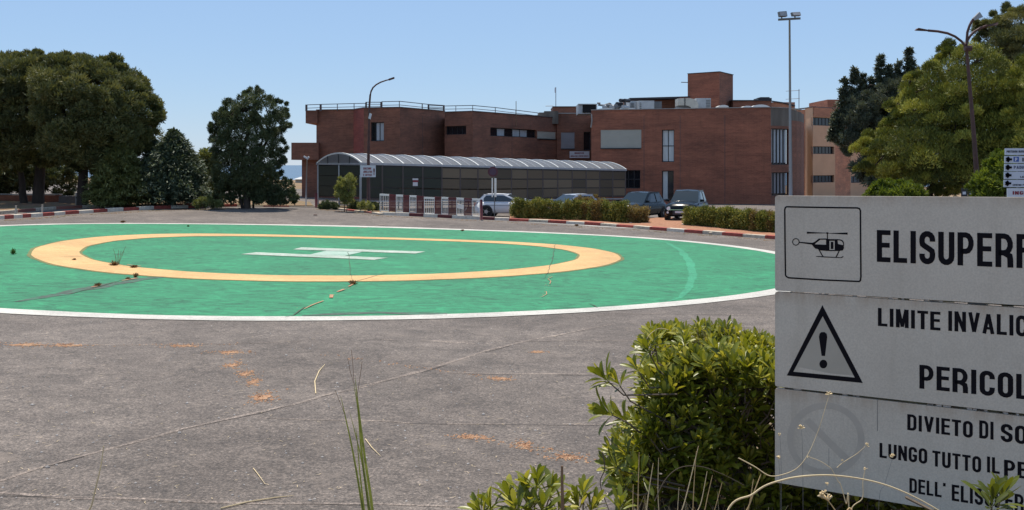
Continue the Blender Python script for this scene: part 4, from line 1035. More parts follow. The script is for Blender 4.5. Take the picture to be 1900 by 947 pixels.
for side in (0, WD):
    mb = MB(); mb.bar(sp(-.1, side, ze(0)-.03), sp(LS+.1, side, ze(LS)-.03), .14, .13); mb.build('eaves_beam', M['galv'], shel)
    for zz in (.55, .28):
        mb = MB(); mb.bar(sp(0, side-.08, gs(0)+zz), sp(LS, side-.08, gs(LS)+zz), .05, .07); mb.build('low_rail', M['galv'] if zz > .4 else M['galv_dark'], shel)
for s in (0,):
    mb = MB(); mb.bar(sp(s, 0, ze(s)-.04), sp(s, WD, ze(s)-.04), .1, .1); mb.build('end_beam', M['galv'], shel)
    for k in (WD*.5,):
        mb = MB(); mb.bar(sp(s, k, gs(s, k)-.1), sp(s, k, ze(s)), .07); mb.build('post', M['galv'], shel)
    for zz in (.55, .28):
        mb = MB(); mb.bar(sp(s-.05, 0, gs(0)+zz), sp(s-.05, WD, gs(0)+zz), .05, .07); mb.build('low_rail', M['galv'], shel)
for i in range(NB):
    s = i*BS
    for side in (0, WD):
        for j in range(3):
            zlo = .78; fr0 = zlo+(j)*.62; fr1 = zlo+(j+1)*.62-.07
            def zz(s_, f): g = gs(s_, side); return g+(ze(s_)-.1-g)*f/2.66
            mb = MB(); q = [sp(s+.05, side+.02, zz(s, fr0)), sp(s+BS-.05, side+.02, zz(s+BS, fr0)), sp(s+BS-.05, side+.02, zz(s+BS, fr1)), sp(s+.05, side+.02, zz(s, fr1))]
            off = Vector((nS.x, nS.y, 0))*.02; mb.hexa([q[0]-off, q[1]-off, q[1]+off, q[0]+off, q[3]-off, q[2]-off, q[2]+off, q[3]+off])
            mb.build('wall_panel', M['smoke'] if i < 4 else M['smoke_brown'] if random.random() < .45 else M['smoke_dark'] if random.random() < .5 else M['smoke_tan'], shel)
mb = MB(); ap_ = [archpt(-.03, k, NA, -.03) for k in range(NA+1)]; e0_ = sp(-.03, 0, ze(0)-.02); e1_ = sp(-.03, WD, ze(0)-.02)
for k in range(NA):
    a_, b_ = ap_[k], ap_[k+1]; mb.quad(a_, b_, e0_.lerp(e1_, (k+1)/NA), e0_.lerp(e1_, k/NA))
mb.build('end_panel', M['poly'], shel)
for t_ in (.25, .5, .75):
    mb = MB(); mb.bar(e0_.lerp(e1_, t_), archpt(-.04, round(NA*t_), NA, -.03), .05, .05); mb.build('end_rib', M['dark'], shel)
for j in range(3):
    for h in (0, 1):
        fr0 = .78+j*.62; fr1 = fr0+.59; mb = MB(); g = gs(0)
        mb.hexa([sp(.0+o, .05+h*WD/2+w_*(WD/2-.1), g+(ze(0)-.1-g)*f/2.66) for f in (fr0, fr1) for o, w_ in ((0,0),(.03,0),(.03,1),(0,1))]); mb.build('wall_panel', M['smoke'], shel)

# ------------------------------------------------------------------ railing by the yard, red and white
rl0, rl1 = G(705, 398), G(894, 407); rl0 = Vector((XY(705,58).x, 58, 0)); rl1 = Vector((XY(894,57).x, 57, 0))
rr_ = thing('parking_railing', ((rl0.x+rl1.x)/2, 57.5, gz(-3, 57.5)), 'red and white painted steel railing between the two bollards', 'railing')
sec = [(705,722,1),(722,735,0),(735,748,1),(748,760,0),(760,773,1),(773,787,0),(787,806,1),(806,819,0),(819,832,1),(832,847,0),(847,861,1),(861,876,0),(876,890,1)]
for u0, u1, wh in sec:
    m = M['whitep'] if wh else M['redp']; d0 = 58-(u0-705)/189.; d1 = 58-(u1-705)/189.
    if u0 == 787: d0 -= .25; d1 -= .25
    A3 = Vector((XY(u0,d0).x, d0, 0)); B3 = Vector((XY(u1,d1).x, d1, 0)); ga = gz(A3.x, A3.y); gb = gz(B3.x, B3.y); top = 1.12 if u0 != 787 else 1.08
    def q(t, z): p = A3.lerp(B3, t); return Vector((p.x, p.y, ga+(gb-ga)*t+z))
    mb = MB(); mb.bar(q(-.02, top), q(1.02, top), .05, .11 if wh else .09); tp = mb.build('railing_panel', m, rr_)
    mb = MB()
    for t in (0.02, .98): mb.bar(q(t, -.1), q(t, top-.05), .035 if wh else .03)
    mb.bar(q(0, .22), q(1, .22), .03, .035)
    mb.build('frame', m, tp)
    mb = MB()
    for t in ((.22, .41, .6, .79) if wh else (.1,.2,.3,.4,.5,.6,.7,.8,.9)): mb.bar(q(t, .22), q(t, top-.05), .022 if wh else .03)
    mb.build('bars', m, tp)
def bollard(u, vt, vb, d, label):
    x, y = XY(u, d); z0 = gz(x, y); h = (vb-vt)/F*d; mb = MB(); mb.tube([(x,y,z0-.1),(x,y,z0+h-.03),(x,y,z0+h)], [.075,.075,.05], 12)
    r = thing('bollard', (x,y,z0), label, 'bollard', 'dark red steel bollards'); mb.build('tube', M['postred'], r, True)
    mb = MB(); mb.tube([(x,y,z0-.1),(x,y,z0+.04)], .11, 10); mb.build('collar', M['kwhiteold'], r)
bollard(586.5, 358, 386.5, 63, 'dark red bollard alone at the left end of the worn kerb')
bollard(893, 369.5, 408.5, 56.2, 'dark red bollard beside the white car')

# ------------------------------------------------------------------ lamps and masts
def lamp_single():
    d = 60.5; x, y = XY(684, d); z0 = gz(x, y); r = thing('street_lamp', (x, y, z0), 'brown street lamp with one curved arm in front of the walkway', 'street lamp')
    mb = MB(); mb.tube([(x,y,z0-.2), P(683.5,300,d), P(684.5,250,d), P(685.5,195,d), P(687,176,d)], [.105,.09,.075,.06,.055], 10); mb.build('pole', M['rust'], r, True)
    mb = MB(); mb.tube([P(687,177,d), P(688.5,170,d), P(692,163,d), P(698,157.5,d), P(706,153,d), P(716,149.5,d), P(722,148,d)], [.055,.05,.05,.045,.045,.04,.035], 8); mb.build('arm', M['rust'], r, True)
    mb = MB(); mb.obox(P(726.5,146.5,d), P(731.5,144.8,d)-P(726.5,146.5,d), (0,.14,0), (0,0,.045)); mb.build('lamp_head', M['rust'], r)
    mb = MB(); mb.obox(P(687.3,216,d)-Vector((0,.13,0)), (.06,0,-.03), (0,.06,0), (.04,0,.16)); mb.build('flood_lamp', M['signwhite'], r)
    mb = MB(); mb.obox(P(686,210,d)-Vector((0,.08,0)), (.03,0,0), (0,.05,0), (0,0,.08)); mb.build('bracket', M['rust'], r)
lamp_single()
def lamp_small():
    d = 66; x, y = XY(567.5, d); z0 = gz(x, y); r = thing('garden_lamp', (x, y, z0), 'slim grey two-headed lamp post left of the walkway', 'street lamp')
    mb = MB(); mb.tube([(x,y,z0-.1), P(569.5,296,d)], [.05,.04], 8); mb.build('pole', M['lampgrey'], r, True)
    for a, b in (((569.5,294),(563.5,290.5)), ((569.8,296),(573,291))):
        mb = MB(); mb.bar(P(*a,d), P(*b,d), .12, .1); mb.build('lamp_head', M['signwhite'], r)
lamp_small()
def mast():
    d = 50; x, y = XY(1467.3, d); z0 = gz(x, y); r = thing('floodlight_mast', (x, y, z0), 'tall slim grey mast with floodlights on a crossbar', 'floodlight mast')
    mb = MB(); mb.tube([(x,y,z0-.2), P(1467,330,d), P(1466,200,d), P(1465,38,d)], [.10,.085,.06,.045], 12); mb.build('pole', M['lampgrey'], r, True)
    mb = MB(); mb.bar(P(1444,36.8,d), P(1485,34.5,d), .09, .10); cb = mb.build('crossbar', M['galv_dark'], r)
    for (u0, v0, u1, v1, t) in ((1444,21.5,1459,32,1), (1468,23,1484,30.5,1)):
        a = P(u0,v0,d-.1); b = P(u1,v1,d-.1); c = (a+b)/2; mb = MB(); hx = (b.x-a.x)/2; hz = (a.z-b.z)/2
        mb.hexa([c+Vector(q) for q in ((-hx*.8,-.22,-hz),(hx,-.22,-hz*.9),(hx,.12,-hz*.9),(-hx*.8,.12,-hz),(-hx,-.12,hz*.8),(hx*.9,-.12,hz),(hx*.9,.16,hz),(-hx,.16,hz*.8))]); f = mb.build('floodlight', M['galv_dark'], r)
        mb = MB(); mb.hexa([c+Vector(q) for q in ((-hx*.7,-.235,-hz*.85),(hx*.9,-.235,-hz*.8),(hx*.9,-.226,-hz*.8),(-hx*.7,-.226,-hz*.85),(-hx*.85,-.15,hz*.6),(hx*.8,-.15,hz*.75),(hx*.8,-.14,hz*.75),(-hx*.85,-.14,hz*.6))]); mb.build('glass', M['lampgrey'], f)
        mb = MB(); mb.bar(Vector((c.x, d, c.z-hz)), Vector((c.x, d, P(0,35.5,d).z)), .05); mb.build('stirrup', M['dark'], r)
mast()
def lamp_triple():
    d = 36; r = thing('three_armed_street_lamp', (*XY(1814, d), gz(*XY(1814, d))), 'dark rust-brown street lamp with three arms before the pines', 'street lamp')
    x, y = XY(1814, d); mb = MB(); mb.tube([(x,y,gz(x,y)-.2), P(1812,320,d), P(1806,240,d), P(1800,170,d), P(1795,110,d), P(1792,82,d)], [.10,.09,.075,.065,.06,.055], 10); mb.build('pole', M['rust'], r, True)
    for L in ([(1792,86),(1784,77),(1772,68),(1758,62),(1740,58.5),(1722,57)], [(1792.5,86),(1794,72),(1795,60),(1799,48),(1803,40),(1808,34)], [(1792.5,86),(1796,74),(1801,66),(1808,59),(1820,52),(1832,48)]):
        mb = MB(); mb.tube([P(*p, d) for p in L], .045, 8); mb.build('arm', M['rust'], r, True)
    for a, b, w_ in (((1724,57.2),(1698,55.2),.05), ((1806,37),(1819,26),.13), ((1830,48.5),(1851,43.5),.06)):
        mb = MB(); A_, B_ = P(*a,d), P(*b,d); m_ = (A_+B_)/2; dd = (B_-A_)/2; up = Vector((-dd.z,0,dd.x)).normalized()
        mb.hexa([A_+Vector((0,-.06,0))-up*w_*.3, m_+dd*.7+Vector((0,-.12,0))-up*w_, m_+dd*.7+Vector((0,.12,0))-up*w_, A_+Vector((0,.06,0))-up*w_*.3,
                 A_+Vector((0,-.06,0))+up*w_*.4, B_+Vector((0,-.07,0))+up*w_*.6, B_+Vector((0,.07,0))+up*w_*.6, A_+Vector((0,.06,0))+up*w_*.4]); mb.build('lamp_head', M['lampgrey'] if w_ > .1 else M['rust'], r)
    mb = MB(); mb.tube([P(1796,90,d)-Vector((.12,0,0)), P(1796,90,d)+Vector((.12,0,0))], .1, 8); mb.build('hub', M['rust'], r)
lamp_triple()

# ------------------------------------------------------------------ small signs
def small_text(parent, name, u0, v0, u1, v1, d, txt, m, t=.2):
    polys, ends = text_polys(txt, t); a = P(u0, v1, d); b = P(u1, v0, d); sx = (b.x-a.x)/ends[-1]; sy = b.z-a.z; mb = MB()
    for i, p in enumerate(polys): mb.poly([(a.x+x*sx, d-.0005*(i % 7), a.z+y*sy) for x, y in p])
    return mb.build(name, m, parent)
def arrow_left(parent, u, v, s, d, m):
    mb = MB(); mb.bar(P(u-s,v,d), P(u+s*1.1,v,d), .03*s/6, .012*s); 
    for k in (-1, 1): mb.bar(P(u-s,v,d), P(u,v+k*s*.8,d), .03*s/6, .014*s)
    mb.build('arrow', m, parent)
d = 60.2; r = plate('direction_board', 668.5, 307, 697, 329, d, 'signwhite', 'small white board with dark red writing on the brown lamp pole', 'sign')
bd = r.children[0]
for t, v0, v1, u1 in (('DIREZIONE', 311, 315, 689), ('AMBULATORI', 317, 321, 690.5), ('E UFFICI', 323, 327, 690)): small_text(bd, 'lettering', 674, v0, u1, v1, d-.004, t, M['signred'])
mb = MB(); mb.box(P(693.3,0,d).x, d-.006, P(0,325.5,d).z, P(694.7,0,d).x, d-.001, P(0,314,d).z); mb.box(P(692.8,0,d).x, d-.006, P(0,319,d).z, P(695.3,0,d).x, d-.001, P(0,313,d).z); mb.build('arrow', M['signred'], bd)
mb = MB(); mb.bar(P(667.8,325,d+.03), Vector((P(667.8,0,d).x, d+.03, gz(P(667.8,0,d).x, d)-.1)), .05); mb.build('post', M['galv'], r)
d = 88-.3; r = plate('wall_sign', 1057, 281, 1093.5, 293.5, 96.6, 'signwhite', 'white two-line name board on the brick wall above the walkway', 'sign')
bd = r.children[0]; d = 96.6
small_text(bd, 'lettering', 1066, 283, 1083.5, 286, d-.004, 'INGRESSO', M['signred']); small_text(bd, 'lettering', 1058.5, 288.7, 1092, 291.3, d-.004, 'AMBULATORI E CENTRO PRELIEVI', M['signred'])
d = 63; dd_ = d+.5
r = plate('notice', 766, 338.5, 775, 345.5, 63.2, 'signwhite', 'small white notice hung on the smoked walkway panels', 'notice')
mb = MB(); a = P(765.5,334.5,63.2); b = P(776,331.5,63.2); mb.box(a.x, 63.2, a.z, b.x, 63.24, b.z); mb.build('header_strip', M['signwhite'], r)
mb = MB(); a = P(766,338.4,63.2); b = P(776,334.6,63.2); mb.box(a.x, 63.21, a.z, b.x, 63.25, b.z); mb.build('red_strip', M['signred'], r)
mb = MB(); mb.bar(P(770.5,345,63.27), Vector((P(770.5,0,63.27).x, 63.27, -.1)), .03); mb.build('post', M['dark'], r)
# round red sign back on its white posts
d = 60; x = XY(914, d).x; r = thing('round_traffic_sign', (x, d, gz(x, d)), 'round dark red traffic sign above a white double post in front of the white car', 'traffic sign')
c = P(914.5, 319, d); mb = MB(); n = 24; mb.tube([c+Vector((0,-.02,0)), c+Vector((0,.02,0))], .30, n); o_ = mb.build('disc', mat('sign_face_red', (.10,.025,.035), .6), r)
mb = MB(); mb.tube([c+Vector((0,-.026,0)), c+Vector((0,-.021,0))], .2, n); mb.build('disc_centre', mat('sign_face_purple', (.085,.045,.075), .6), r)
mb = MB(); mb.bar(P(917.5,307,d+.05), Vector((P(917.5,0,d).x, d+.05, gz(x,d)-.1)), .05); mb.build('post', M['galv_dark'], r)
for u0, u1, v0, v1 in ((912.2,914.6,331,366), (917.3,921.2,331,366)):
    mb = MB(); a = P(u0,v1,d-.1); b = P(u1,v0,d-.1); mb.box(a.x, d-.12, a.z, b.x, d-.05, b.z); mb.build('white_slat', M['whitep'], r)
# direction signs on the right
d = 27; r = thing('direction_sign_stack', (XY(1885, d).x, d, gz(XY(1885, d).x, d)), 'stack of white arrow signs on posts at the right edge', 'sign')
rows = [(1865,275.5,288), (1864.3,289.8,303), (1864,304.5,318), (1863.3,319,332.5), (1862.8,334,347.5)]
pn = []
for u0, v0, v1 in rows:
    a = P(u0, v1, d); b = P(1975, v0, d); mb = MB(); mb.box(a.x, d, a.z, b.x, d+.03, b.z); pn.append(mb.build('sign_plate', mat('sign_plate_grey', (.56,.58,.64), .55, var=.05, scale=2), r))
small_text(pn[0], 'lettering', 1868, 279.5, 1888, 283.5, d-.003, 'POSTEGGIO', M['black']); small_text(pn[0], 'lettering', 1890, 279.5, 1925, 283.5, d-.003, 'RISERVATO', M['black'])
for k in range(1, 5): arrow_left(pn[k], 1872.5-.5*(k-1), (rows[k][1]+rows[k][2])/2-.3, 4.6, d-.012, M['black'])
mb = MB(); a = P(1880.5,300.5,d); b = P(1890.5,291.3,d); mb.box(a.x, d-.004, a.z, b.x, d-.001, b.z); pq = mb.build('parking_square', M['signblue'], pn[1]); small_text(pn[1], 'lettering', 1883.3, 292.8, 1887.8, 299.5, d-.006, 'P', M['signwhite'], .22)
small_text(pn[1], 'lettering', 1897, 293, 1930, 300, d-.004, 'INGRESSO', M['black']); small_text(pn[2], 'lettering', 1881, 308, 1925, 313.5, d-.004, 'PADIGLIONE', mat('sign_print_grey', (.09,.10,.16), .6))
small_text(pn[3], 'lettering', 1893, 327, 1925, 330, d-.004, 'LABORATORIO', M['black']); small_text(pn[4], 'lettering', 1879, 342, 1935, 345, d-.004, 'CENTRO PRELIEVI ANALISI', M['black'])
a = P(1869, 366, d); b = P(1975, 349.5, d); mb = MB(); mb.box(a.x, d, a.z, b.x, d+.03, b.z); q_ = mb.build('sign_plate', M['signwhite'], r); small_text(q_, 'lettering', 1879, 355, 1940, 361.5, d-.004, 'INGRESSO', M['signred'])
for u in (1890, 1960):
    mb = MB(); mb.bar(P(u, 276, d+.07), Vector((P(u,0,d).x, d+.07, gz(P(u,0,d).x, d)-.2)), .07); mb.build('post', M['galv_dark'], r)

# ------------------------------------------------------------------ cars (local: +X is the front)
def make_car(label, loc, rz, paint, L=4.4, W=1.84, Hh=1.62, belt=.98, hood=.98, ws=(.62, .10), rear=(-1.55, -2.05), kind='suv', group=None):
    r = thing('parked_car', loc, label, 'car', group, rz, wl=False)
    hl, hw = L/2, W/2; axf, axr, wr = hl-.82, -hl+.80, .345
    # lower body: stations along x, ring of (y, z)
    xs = [-hl, -hl+.06, -hl+.35, axr-.45, axr, axr+.45, -.2, axf-.45, axf, axf+.42, hl-.25, hl-.07, hl]
    mb = MB(); rings = []
    for x in xs:
        f = abs(x)/hl; nar = 1-.13*max(0, (f-.72)/.28)**2; e = max(0, (f-.93)/.07)
        top = belt if x < ws[0]+.35 else belt+(hood-.16-belt)*((x-ws[0]-.35)/(hl-ws[0]-.35))**1.6
        if x < rear[1]+.1: top = belt-.03
        crown = .07*(1-e)
        if x >= ws[0]: crown = .09*(1-e)
        lo = .24+.06*e; y = hw*nar*(1-.10*e)
        rings.append([(0, lo), (y*.86, lo), (y*.97, lo+.10), (y, .55), (y*.985, top-.14-.06*e), (y*.90, top-.02-.12*e), (y*.5, top+crown*.8-.1*e), (0, top+crown-.1*e)])
    n = len(rings[0]); full = [[(x, y, z) for y, z in rg] + [(x, -y, z) for y, z in rg[-2:0:-1]] for x, rg in zip(xs, rings)]; k = len(full[0])
    for rg in full: mb.v += rg
    for i in range(len(xs)-1):
        for j in range(k):
            mb.f.append((i*k+j, i*k+(j+1) % k, (i+1)*k+(j+1) % k, (i+1)*k+j)); mb.uv.append(None); mb.mi.append(0)
    mb.f.append(tuple(range(k))[::-1]); mb.uv.append(None); mb.mi.append(0); mb.f.append(tuple((len(xs)-1)*k+j for j in range(k))); mb.uv.append(None); mb.mi.append(0)
    body = mb.build('body', paint, r, True)
    # cabin
    b0, b1 = ws[0]+.32, ws[1]; r0, r1 = rear; yb, yt = hw*.90, hw*.70; zt = Hh; zb = belt-.02
    sec = [(b0, zb, yb*.93), (b1, zt-.06, yt*.97), (b1-.35, zt-.01, yt), ((b1+r0)/2, zt, yt), (r0+.2, zt-.02, yt), (r0, zt-.06, yt*.96), (r1, zb, yb*.9)]
    mb = MB()
    for a, b in zip(sec[1:-2], sec[2:-1]):
        for s in (1, -1):
            mb.quad(*( [(a[0],0,a[1]+.02),(b[0],0,b[1]+.02),(b[0],s*b[2],b[1]-.02),(a[0],s*a[2],a[1]-.02)] if s > 0 else [(a[0],s*a[2],a[1]-.02),(b[0],s*b[2],b[1]-.02),(b[0],0,b[1]+.02),(a[0],0,a[1]+.02)]))
    mb.build('roof', paint, r, True)
    def lerp(a, b, t): return tuple(p+(q-p)*t for p, q in zip(a, b))
    f0, f1 = sec[0], sec[1]; g0, g1 = sec[-1], sec[-2]
    mb = MB(); mb.quad((f0[0],f0[2],f0[1]), (f0[0],-f0[2],f0[1]), (f1[0],-f1[2],f1[1]), (f1[0],f1[2],f1[1])); mb.build('windscreen', M['windscreen'], r)
    mb = MB(); mb.quad((g0[0],-g0[2],g0[1]), (g0[0],g0[2],g0[1]), (g1[0],g1[2],g1[1]), (g1[0],-g1[2],g1[1])); mb.build('rear_window', M['carglass'], r)
    for s in (1, -1):
        # painted side panel above the belt with an inset dark window and a centre pillar
        bot = [(f0[0], s*f0[2]), (ws[0]*.2, s*yb), ((b1+r0)/2, s*yb), (r0+.1, s*yb), (g0[0], s*g0[2])]; top = [(f1[0], f1[1], s*f1[2])]+[(q[0], q[1], s*q[2]) for q in sec[2:-1]]
        pts = [Vector((x, y, zb)) for x, y in bot]; tp = [Vector((x, y, z-.02)) for x, z, y in top]
        mb = MB()
        for q in range(4): mb.quad(pts[q], pts[q+1], tp[q+1], tp[q])
        mb.build('side_panel', paint, r)
        o = Vector((0, s*.008, .0)); n5 = len(pts); lo = []; hi = []
        for q in range(n5):
            t_ = q/(n5-1); a_, b_ = pts[q], tp[min(q, len(tp)-1)]; cx = (pts[0]+pts[-1])/2
            lo.append(a_.lerp(b_, .10)+o); hi.append(a_.lerp(b_, .84)+o)
        lo[0] = lo[0]+Vector((-.20, 0, 0)); hi[0] = hi[0]+Vector((-.12, 0, 0)); lo[-1] = lo[-1]+Vector((.30, 0, .04)); hi[-1] = hi[-1]+Vector((.30, 0, -.05))
        mb = MB()
        for q in range(4): mb.quad(lo[q], lo[q+1], hi[q+1], hi[q])
        mb.build('side_window', M['carglass'], r)
        mb = MB(); A_ = lo[2]+o; B_ = hi[2]+o; mb.obox((A_+B_)/2, (B_-A_)/2, (.045, 0, 0), (0, .006, 0)); mb.build('pillar', M['blackhole'], r)
        mb = MB(); mb.bar((b1, s*(yt+.01), zt-.03), (r0, s*(yt+.01), zt-.03), .02, .03); mb.build('roof_rail', paint, r)
        mb = MB(); mb.hexa([(ws[0]+.1, s*(yb+.02), zb+.05), (ws[0]+.22, s*(yb+.02), zb+.05), (ws[0]+.20, s*(yb+.24), zb+.07), (ws[0]+.12, s*(yb+.24), zb+.07), (ws[0]+.1, s*(yb+.02), zb+.2), (ws[0]+.22, s*(yb+.02), zb+.19), (ws[0]+.19, s*(yb+.24), zb+.18), (ws[0]+.12, s*(yb+.24), zb+.20)])
        mb.build('mirror', paint, r)
        mb = MB(); mb.bar((f0[0]-.4, s*(hw*.992), .72), (rear[1]+.5, s*(hw*.992), .74), .012, .02)
        for xx in (ws[0]-.05, (b1+r0)/2+.05): mb.bar((xx, s*(hw*.995), .32), (xx-.03, s*(hw*.955), zb-.04), .014, .014)
        mb.build('door_seam', M['dark'], r)
        for ax_ in (axf, axr):
            y = s*(hw-.10); mb = MB(); mb.tube([(ax_, s*(hw-.22), wr+.01), (ax_, s*(hw+.006), wr+.01)], wr+.065, 20); mb.build('wheel_arch', M['dark'], r)
            mb = MB(); mb.tube([(ax_, s*(hw-.2), wr), (ax_, s*(hw+.02), wr)], wr, 20); ty = mb.build('wheel', M['tyre'], r)
            mb = MB(); mb.tube([(ax_, s*(hw+.018), wr), (ax_, s*(hw+.026), wr)], wr*.34, 12)
            for q in range(5): t = q*1.2566; mb.bar((ax_, s*(hw+.024), wr), (ax_+wr*.66*math.cos(t), s*(hw+.024), wr+wr*.66*math.sin(t)), .07, .012)
            mb.build('rim', M['rim'], ty)
        # lamps
        nz = hl-.035; zt_ = hood-.30
        mb = MB(); mb.hexa([(nz-.25, s*(hw*.86), zt_-.10), (nz+.06, s*hw*.55, zt_-.12), (nz-.1, s*hw*.55, zt_-.12), (nz-.3, s*hw*.8, zt_-.10), (nz-.30, s*(hw*.86), zt_+.06), (nz+.0, s*hw*.55, zt_+.05), (nz-.15, s*hw*.55, zt_+.05), (nz-.35, s*hw*.8, zt_+.06)])
        mb.tube([(nz-.1, s*hw*.66, zt_), (nz+.055, s*hw*.66, zt_)], .105, 12); mb.build('headlight', M['lens'], r)
        mb = MB(); mb.tube([(nz-.1, s*hw*.72, .47), (nz+.085, s*hw*.70, .47)], .06, 10); mb.build('fog_light', M['lens'], r)
        mb = MB(); mb.box(-hl-.01, min(s*hw*.6, s*hw*.84), .68, -hl+.12, max(s*hw*.6, s*hw*.84), .88); mb.build('tail_light', M['kred'], r)
    nz = hl; mb = MB(); mb.hexa([(nz-.05,-hw*.48,.34),(nz+.012,-hw*.42,.34),(nz+.012,hw*.42,.34),(nz-.05,hw*.48,.34),(nz-.07,-hw*.46,.60),(nz+.004,-hw*.42,.60),(nz+.004,hw*.42,.60),(nz-.07,hw*.46,.60)]); g = mb.build('grille', M['dark'], r)
    mb = MB(); mb.box(nz-.02, -hw*.66, .605, nz+.03, hw*.66, .635); mb.build('chrome_strip', M['chrome'], r)
    mb = MB(); mb.box(nz+.013, -.26, .44, nz+.03, .26, .55); mb.build('number_plate', M['signwhite'], r)
    mb = MB(); mb.box(-nz-.02, -.26, .60, -nz+.03, .26, .71); mb.build('number_plate', M['signwhite'], r)
    return r
def carloc(u, d): x, y = XY(u, d); return (x, y, gz(x, y)+.03)
make_car('dark green-black compact car facing forward, nearest the gap between the hedges', carloc(1275, 57.8), R(-90-20), M['car_black'], 4.4, 1.88, 1.66, group='cars parked behind the hedges')
make_car('dark blue car with grey bonnet, left of the black compact car', carloc(1184, 60.5), R(-90-33), M['car_teal'], 4.7, 1.88, 1.62, ws=(.6, .0), group='cars parked behind the hedges')
make_car('silver car whose windscreen alone shows above the long hedge', carloc(1056, 66), R(-90-50), M['car_silver'], 4.2, 1.75, 1.48, belt=.90, hood=.93, ws=(.75, .0), group='cars parked behind the hedges')
make_car('white hatchback seen from its side beside the round sign', carloc(944, 64.5), R(-12), M['car_white'], 4.1, 1.76, 1.45, belt=.95, hood=.92, ws=(.75, .05), rear=(-1.5, -1.95), kind='hatch', group='cars parked behind the hedges')
# white plastic thing lying behind the railing
c = P(856, 384, 61); mb = MB(); mb.obox(c, (.25,0,-.06), (0,.05,0), (.03,0,.12)); mb.obox(c+Vector((.22,0,-.12)), (.07,0,.08), (0,.05,0), (-.04,0,.07)); o_ = mb.build('white_barrier_board', M['whitep'], org=c); tag(o_, 'bent white board leaning behind the railing left of the white car', 'board')

# ------------------------------------------------------------------ foliage
def inside(poly, x, y):
    c = False; n = len(poly); j = n-1
    for i in range(n):
        if (poly[i][1] > y) != (poly[j][1] > y) and x < (poly[j][0]-poly[i][0])*(y-poly[i][1])/(poly[j][1]-poly[i][1])+poly[i][0]: c = not c
        j = i
    return c
def edge_dist(poly, x, y):
    b = 1e9; n = len(poly)
    for i in range(n):
        ax, ay = poly[i-1]; bx, by = poly[i]; dx, dy = bx-ax, by-ay; t = max(0, min(1, ((x-ax)*dx+(y-ay)*dy)/(dx*dx+dy*dy+1e-9)))
        b = min(b, math.hypot(ax+t*dx-x, ay+t*dy-y))
    return b
def leaves(C, Rr, per, size, aspect, up=.3, seed=1, shell=(.55, 1.0), droop=0, tonespread=.28, zmin=None):
    """C (n,3) lobe centres, Rr (n,3) radii -> quads of leaf tufts and a tone for each"""
    g = np.random.default_rng(seed); n = len(C); N = n*per
    d = unit(g.normal(size=(N, 3)))
    if zmin is not None: d[:, 2] = np.where(d[:, 2] < zmin, -d[:, 2]*g.uniform(0, 1, N), d[:, 2])
    rad = g.uniform(*shell, size=(N, 1))
    c = np.repeat(C, per, 0); rr = np.repeat(Rr, per, 0); p = c + d*rad*rr
    ax = unit(d + g.normal(size=(N, 3))*.55 + np.array([0, 0, up])); ax[:, 2] -= droop; ax = unit(ax)
    sd = unit(np.cross(ax, g.normal(size=(N, 3)))); s = size*g.uniform(.6, 1.3, size=(N, 1))
    a, b = ax*s, sd*s*aspect
    V = np.stack([p-b*.5, p+b*.5, p+a+b*.28, p+a-b*.28], 1)
    tone = np.repeat(g.normal(.5, .18 if zmin is None else .3, n), per) + g.normal(0, tonespread*.6, N)
    return V, tone
def crown_lobes(poly, d, thick, rl, n, seed, flat=1.0, sep=0, rag=.12):
    g = random.Random(seed); xs = [p[0] for p in poly]; ys = [p[1] for p in poly]; C = []; Q = []
    px = d/F; tries = 0
    while len(C) < n and tries < n*60:
        tries += 1; x = g.uniform(min(xs), max(xs)); y = g.uniform(min(ys), max(ys))
        if not inside(poly, x, y): continue
        e = edge_dist(poly, x, y)*px; r = rl*g.uniform(.65, 1.35)
        if e < r*.75:
            r = max(rl*.45, e/.85)
            if g.random() < .35: continue
        mx = min(thick, math.sqrt(max(.01, e*2.2*thick)))
        yy = g.uniform(-1, 1); yy = (abs(yy)**.6)*(1 if yy > 0 else -1)*mx
        if yy > 0 and g.random() < .5: yy = -yy
        q = P(x, y, d)+Vector((0, yy, 0))
        if sep and any((Vector((q.x-c_.x, (q.y-c_.y)*.55, (q.z-c_.z)/flat**.5))).length < sep*rl for c_ in C): continue
        C.append(q); Q.append((r, r, r*flat))
    for k in range(int(n*rag)):            # small shoots standing proud of the outline
        i = g.randrange(len(poly)); t = g.random(); ax, ay = poly[i-1]; bx, by = poly[i]; mx_, my_ = sum(xs)/len(xs), sum(ys)/len(ys)
        x, y = ax+(bx-ax)*t, ay+(by-ay)*t; o_ = g.uniform(-.8, .4)*rl/px; dd = math.hypot(x-mx_, y-my_)+1e-6
        r = rl*g.uniform(.22, .5); C.append(P(x+(x-mx_)/dd*o_, y+(y-my_)/dd*o_, d)+Vector((0, g.uniform(-.4, .4), 0))); Q.append((r, r, r*g.uniform(.8, 1.6)))
    return np.array(C), np.array(Q)
def limb(mb, pts, r0, r1, n=7):
    k = len(pts); mb.tube(pts, [r0+(r1-r0)*i/(k-1) for i in range(k)], n)
